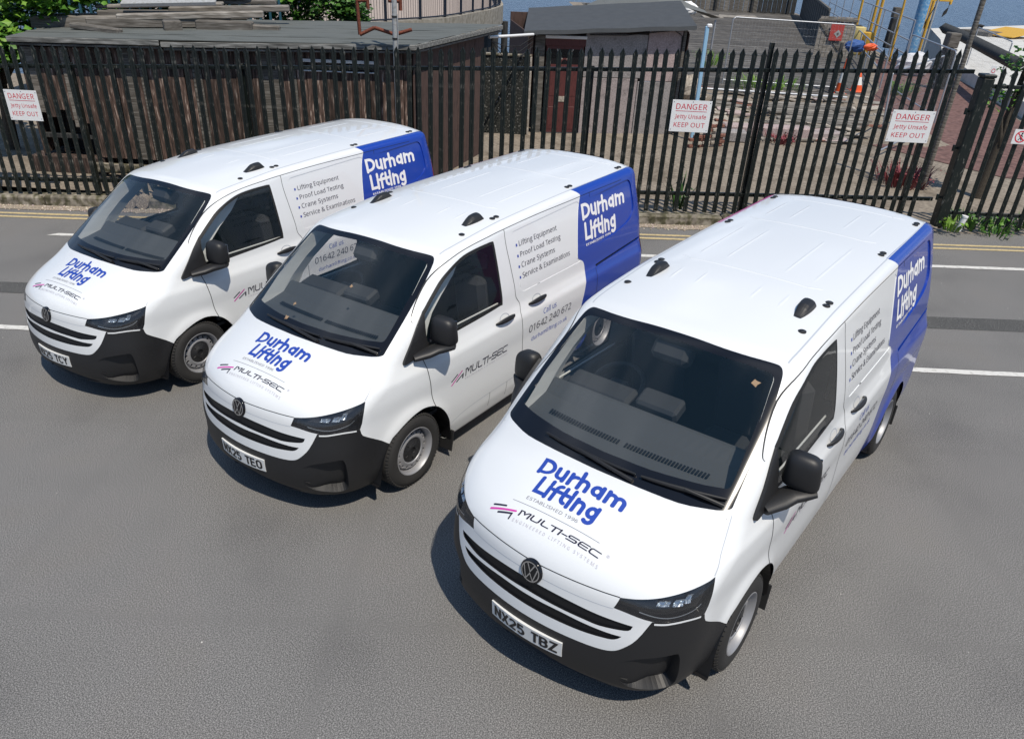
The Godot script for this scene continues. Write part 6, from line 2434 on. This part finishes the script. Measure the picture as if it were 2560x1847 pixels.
	# jetty handrails towards the water
	for k in [[Vector3(16.6, YARD, -36.0), Vector3(22.0, YARD, -62.0), "grey tubular handrail along the jetty edge behind the yellow posts"], [Vector3(13.0, YARD, -29.5), Vector3(17.0, YARD, -44.0), "grey tubular handrail beside the red path"]]:
		var hr := thing("handrail", k[2], "handrail", k[0], "jetty handrails")
		var d: Vector3 = k[1] - k[0]
		for y in [0.55, 1.1, 1.9]:
			if y > 1.5 and k[0].x < 15.0:
				continue
			s = Soup.new()
			s.tube([Vector3(0, y, 0), d + Vector3(0, y, 0)], 0.03, 6)
			obj("rail", s, M.galv, hr)
		for i in 9:
			s = Soup.new()
			s.tube([d * (i / 8.0), d * (i / 8.0) + Vector3(0, 1.9 if k[0].x > 15.0 else 1.1, 0)], 0.03, 6)
			obj("post", s, M.galv, hr)
	# white pontoon with its fender beam and yellow ramp
	var po := thing("pontoon", "broad white concrete pontoon moored beyond the jetty", "pontoon", Vector3(25, 0, -45))
	var poly := V2([-9.4, 20.5, -7.8, 14.0, -5.6, 6.5, -2.7, 0.2, 0.0, -6.9, 10.0, -13.8, 30, -10, 26, 24, -2, 26])
	s = Soup.new()
	var ix := Geometry2D.triangulate_polygon(poly)
	for i in range(0, ix.size(), 3):
		s.flat(Vector3(poly[ix[i]].x, 0, poly[ix[i]].y), Vector3(poly[ix[i + 1]].x, 0, poly[ix[i + 1]].y), Vector3(poly[ix[i + 2]].x, 0, poly[ix[i + 2]].y), Vector3.UP)
	for i in poly.size():
		var a := poly[i]
		var b := poly[(i + 1) % poly.size()]
		s.quad(Vector3(a.x, 0, a.y), Vector3(b.x, 0, b.y), Vector3(b.x, -3, b.y), Vector3(a.x, -3, a.y))
	obj("deck", s, M.pontoon, po)
	s = Soup.new()
	s.tube([Vector3(-9.4, 1.0, 19.0), Vector3(-6.6, 1.0, 9.8), Vector3(-5.6, 1.0, 6.0)], 0.22, 4, false, 1.0)
	obj("fender_beam", s, M.dark_wood, po)
	s = Soup.new()
	s.box(Vector3(3.0, 0.25, -3.6), Vector3(2.6, 0.06, 2.2), Basis(Vector3.UP, 0.5) * Basis(Vector3(0, 0, 1), 0.12), 0.02)
	obj("ramp_plate", s, M.yellow, po)
	s = Soup.new()
	s.box(Vector3(2.0, 0.12, -4.2), Vector3(2.2, 0.24, 1.8), Basis(Vector3.UP, 0.5), 0.02)
	obj("ramp_base", s, M.grey_wood[0], po)
	for k in [Vector3(2.2, 0.2, -5.5), Vector3(-1.0, 0.3, -5.4)]:
		s = Soup.new()
		s.lathe([Vector2(0.28, -0.2), Vector2(0.2, 0.1), Vector2(0.3, 0.22), Vector2(0.0, 0.28)], Transform3D(Basis(), k), 12)
		obj("mooring_cleat", s, M.dark_wood, po)
	# near pole right of the gate post
	rod("timber_pole", "bare brown timber pole rising behind the thick gate post", "pole", Vector3(8.52, YARD, -16.0), Vector3(0.02, 4.4, 0), 0.05, M.grey_wood[0])
	# white plastic tube standing in the weeds
	var wt := thing("white_tube", "short white plastic tube standing in the weeds by the gate post", "tube", Vector3(7.78, -0.34, -13.0))
	s = Soup.new()
	s.tube([Vector3(0, 0, 0), Vector3(0.04, 0.24, 0)], 0.05, 12)
	obj("tube", s, M.sign_white, wt)
	s = Soup.new()
	s.tube([Vector3(0.04, 0.24, 0), Vector3(0.044, 0.27, 0)], 0.056, 12)
	obj("rim", s, M.sign_white, wt)


func cone(at: Vector3, h: float, label: String, r: float) -> void:
	var c := thing("traffic_cone", label, "traffic cone", at, "traffic cones")
	var s := Soup.new()
	s.box(Vector3(0, 0.03, 0), Vector3(r * 2.4, 0.06, r * 2.4), Basis(), 0.015)
	obj("base", s, M.orange, c)
	var lv := [0.06, h * 0.34, h * 0.70, h]
	for i in 3:
		s = Soup.new()
		var rr := func(y: float) -> float: return lerpf(r, 0.035, y / h)
		s.lathe([Vector2(rr.call(lv[i]), lv[i]), Vector2(rr.call(lv[i + 1]), lv[i + 1])] + ([Vector2(0.0, h + 0.01)] if i == 2 else []), Transform3D(), 18)
		obj(["lower_band", "reflective_band", "tip"][i], s, [M.orange, M.cone_white, M.orange][i], c)


func bag(at: Vector3, size: Vector3, m: Material, label: String) -> void:
	var s := Soup.new()
	var rows := []
	var nz := FastNoiseLite.new()
	nz.seed = int(at.x * 10.0)
	nz.frequency = 1.3
	for i in 11:
		var th := PI * i / 10
		var row := []
		for k in 16:
			var ph := TAU * k / 16
			var d := Vector3(sin(th) * cos(ph), cos(th), sin(th) * sin(ph))
			row.append(d * size * (1.0 + 0.28 * nz.get_noise_3dv(d * 1.6)))
		rows.append(row)
	for i in 10:
		for k in 16:
			var l := (k + 1) % 16
			s.quad(rows[i][k], rows[i][l], rows[i + 1][l], rows[i + 1][k], (rows[i][k] + rows[i + 1][l]))
	var o := obj("bag", s, m)
	o.position = at
	tag(o, label, "bag")


# ---------------------------------------------------------------- greenery
func leaf(s: Soup, at: Vector3, nrm_: Vector3, r: float) -> void:
	var x := nrm_.cross(Vector3(rng.randf_range(-1, 1), rng.randf_range(-1, 1), rng.randf_range(-1, 1))).normalized()
	var y := nrm_.cross(x).normalized()
	var pts := []
	for k in [[0.0, -1.0], [0.55, -0.45], [1.0, -0.1], [0.5, 0.25], [0.0, 1.1], [-0.5, 0.25], [-1.0, -0.1], [-0.55, -0.45]]:
		pts.append(at + x * k[0] * r + y * k[1] * r + nrm_ * (-0.18 * r * k[0] * k[0]))
	for k in 6:
		s.flat(pts[0], pts[k + 1], pts[k + 2], nrm_)


func tree(called: String, label: String, at: Vector3, blobs: Array, count: int, size: float, mats: Array, category := "tree") -> void:
	var t := thing(called, label, category, at)
	var tr := Soup.new()
	var top_y := 0.0
	for b in blobs:
		top_y = maxf(top_y, b[1])
	tr.tube([Vector3.ZERO, Vector3(0.1, top_y * 0.5, -0.1), Vector3(0.05, top_y, 0)], [0.13, 0.09, 0.03], 8)
	obj("trunk", tr, M.bark, t)
	for b in blobs:
		var l := Soup.new()
		l.tube([Vector3(0.08, top_y * 0.35, 0), Vector3(b[0] * 0.5, lerpf(top_y * 0.35, b[1], 0.6), b[2] * 0.5), Vector3(b[0], b[1], b[2])], [0.05, 0.035, 0.012], 5)
		obj("limb", l, M.bark, t)
	for mi in mats.size():
		var c := Soup.new()
		c.tinted = true
		for i in count / mats.size():
			var b: Array = blobs[rng.randi() % blobs.size()]
			var d := Vector3(rng.randfn(), rng.randfn(), rng.randfn()).normalized() * pow(rng.randf(), 0.4)
			var p: Vector3 = Vector3(b[0], b[1], b[2]) + d * b[3] * Vector3(1.0, 0.75, 1.0)
			# sprays: several leaves share a twig
			var k := rng.randf_range(0.75, 1.2)
			c.tint = Color(k, k, k * 0.9)
			for j in 3:
				leaf(c, p + Vector3(rng.randfn(), rng.randfn() * 0.6, rng.randfn()) * size * 0.9, (Vector3(rng.randf_range(-0.8, 0.8), 1.0, rng.randf_range(-0.5, 0.9))).normalized(), size * rng.randf_range(0.6, 1.15))
		var o := obj("leaves", c, mats[mi], t)
		o.set_meta("kind", "stuff")


func weed(called: String, label: String, at: Vector3, r: float, h: float, count: int, m: Material) -> void:
	var s := Soup.new()
	s.tinted = true
	for i in count:
		var a := rng.randf() * TAU
		var d := Vector3(cos(a), 0, sin(a))
		var p := d * r * sqrt(rng.randf())
		var hh := h * rng.randf_range(0.4, 1.0)
		var w := rng.randf_range(0.008, 0.022)
		var o := Vector3(-d.z, 0, d.x) * w
		var k := rng.randf_range(0.6, 1.35)
		s.tint = Color(k, k, k * 0.8)
		var mid := p + d * hh * 0.25 + Vector3(0, hh * 0.6, 0)
		var tip := p + d * hh * rng.randf_range(0.3, 0.8) + Vector3(0, hh, 0)
		s.quad(p - o * 0.6, p + o * 0.6, mid + o, mid - o, Vector3.UP + d)
		s.flat(mid - o, mid + o, tip, Vector3.UP + d)
		if i % 3 == 0:
			leaf(s, tip, (Vector3.UP + d * 0.6).normalized(), w * 2.2)
	var ob := obj(called, s, m)
	ob.position = at
	ob.set_meta("kind", "stuff")
	tag(ob, label, "plant")


func greenery() -> void:
	tree("sycamore_tree", "bright green sycamore reaching over the left end of the dark shed", Vector3(-10.6, YARD, -15.6), [[0.3, 2.5, 0.2, 0.8], [1.2, 3.0, 0.0, 0.75], [-0.5, 3.1, 0.0, 0.9], [0.9, 2.2, 0.9, 0.45], [1.9, 3.3, -0.6, 0.7], [0.0, 1.8, 0.6, 0.5], [0.5, 2.0, 1.1, 0.4]], 2000, 0.09, [M.leafs[0], M.leafs[1], M.leafs[2]])
	tree("maple_tree", "green maple behind the timber heap on the dark shed", Vector3(-8.6, YARD, -19.4), [[-1.4, 3.0, 0, 0.9], [0.2, 3.0, 0.3, 1.0], [1.3, 3.0, 0.2, 0.9], [-2.4, 2.7, 0.3, 0.8], [2.2, 3.1, 0, 0.8], [-0.6, 2.4, 0.5, 0.6], [0.9, 2.4, 0.5, 0.6]], 2400, 0.09, [M.leafs[0], M.leafs[1], M.leafs[3]])
	tree("laurel_bush", "dense dark green bush behind the dark shed's flat roof", Vector3(-5.9, YARD, -20.5), [[0, 2.6, 0, 0.8], [0.9, 2.7, 0.1, 0.7], [-1.0, 2.6, 0, 0.75], [1.5, 2.5, 0.2, 0.45], [0.3, 3.2, -0.2, 0.8]], 1600, 0.07, [M.leafs[1], M.leafs[3]], "bush")
	# teal railings showing between the leaves
	var r := thing("teal_railing", "teal steel railings showing through the leaves at the top left", "railing", Vector3(-12.0, YARD, -18.2))
	for i in 30:
		board(r, "bar", Vector3(i * 0.22, 1.6, -0.25 * i * 0.22 * 0.2), Vector3(0.05, 3.2, 0.04), plain(0.02, 0.09, 0.13, 0.6))
	for k in [[8.1, -0.34, -13.25, 0.34, 0.30, 70, 1], [8.6, -0.34, -13.2, 0.3, 0.22, 50, 0], [9.2, -0.34, -13.3, 0.3, 0.25, 50, 1], [7.62, -0.32, -12.95, 0.16, 0.25, 36, 2], [8.35, -0.35, -12.85, 0.24, 0.16, 44, 1]]:
		weed("weed", ["bright", "leafy", "yellowish"][k[6]] + [" green weeds at the foot of the gate post", " green weeds under the lower fence", " green weeds at the far right of the lower fence", " grass tuft against the gate post's front", " grass tuft in the kerb before the lower fence"][[8.1, 8.6, 9.2, 7.62, 8.35].find(k[0])], Vector3(k[0], k[1], k[2]), k[3], k[4], k[5], M.leafs[k[6]])
	weed("weed", "small spiky weed on the wall behind the middle van's rear", Vector3(2.85, -0.3, -13.35), 0.12, 0.65, 26, M.leafs[3])
	weed("red_plant", "low red-leaved plant in front of the rubble", Vector3(6.6, YARD, -19.8), 0.4, 0.28, 130, M.red_leaf)
	weed("red_plant", "larger red-leaved plant below the right-hand warning board", Vector3(8.25, YARD, -16.4), 0.55, 0.42, 260, M.red_leaf)
	weed("grass_tuft", "yellow green grass at the foot of the mesh panel", Vector3(8.4, YARD + 0.05, -27.9), 1.3, 0.4, 240, M.leafs[2])
	weed("grass_tuft", "green weed tuft on the timber deck beyond the mesh panel", Vector3(7.4, YARD + 0.05, -33.0), 0.5, 0.6, 70, M.leafs[2])
	weed("grass_tuft", "green weeds beside the red path", Vector3(13.4, YARD, -28.4), 0.5, 0.5, 90, M.leafs[0])
	tree("sapling", "thin leafy sapling at the right edge behind the lower fence", Vector3(9.5, YARD, -15.6), [[0, 2.6, 0, 0.45], [0.2, 3.0, 0.1, 0.4], [-0.2, 2.0, 0, 0.35]], 150, 0.05, [M.leafs[0], M.leafs[1]], "plant")
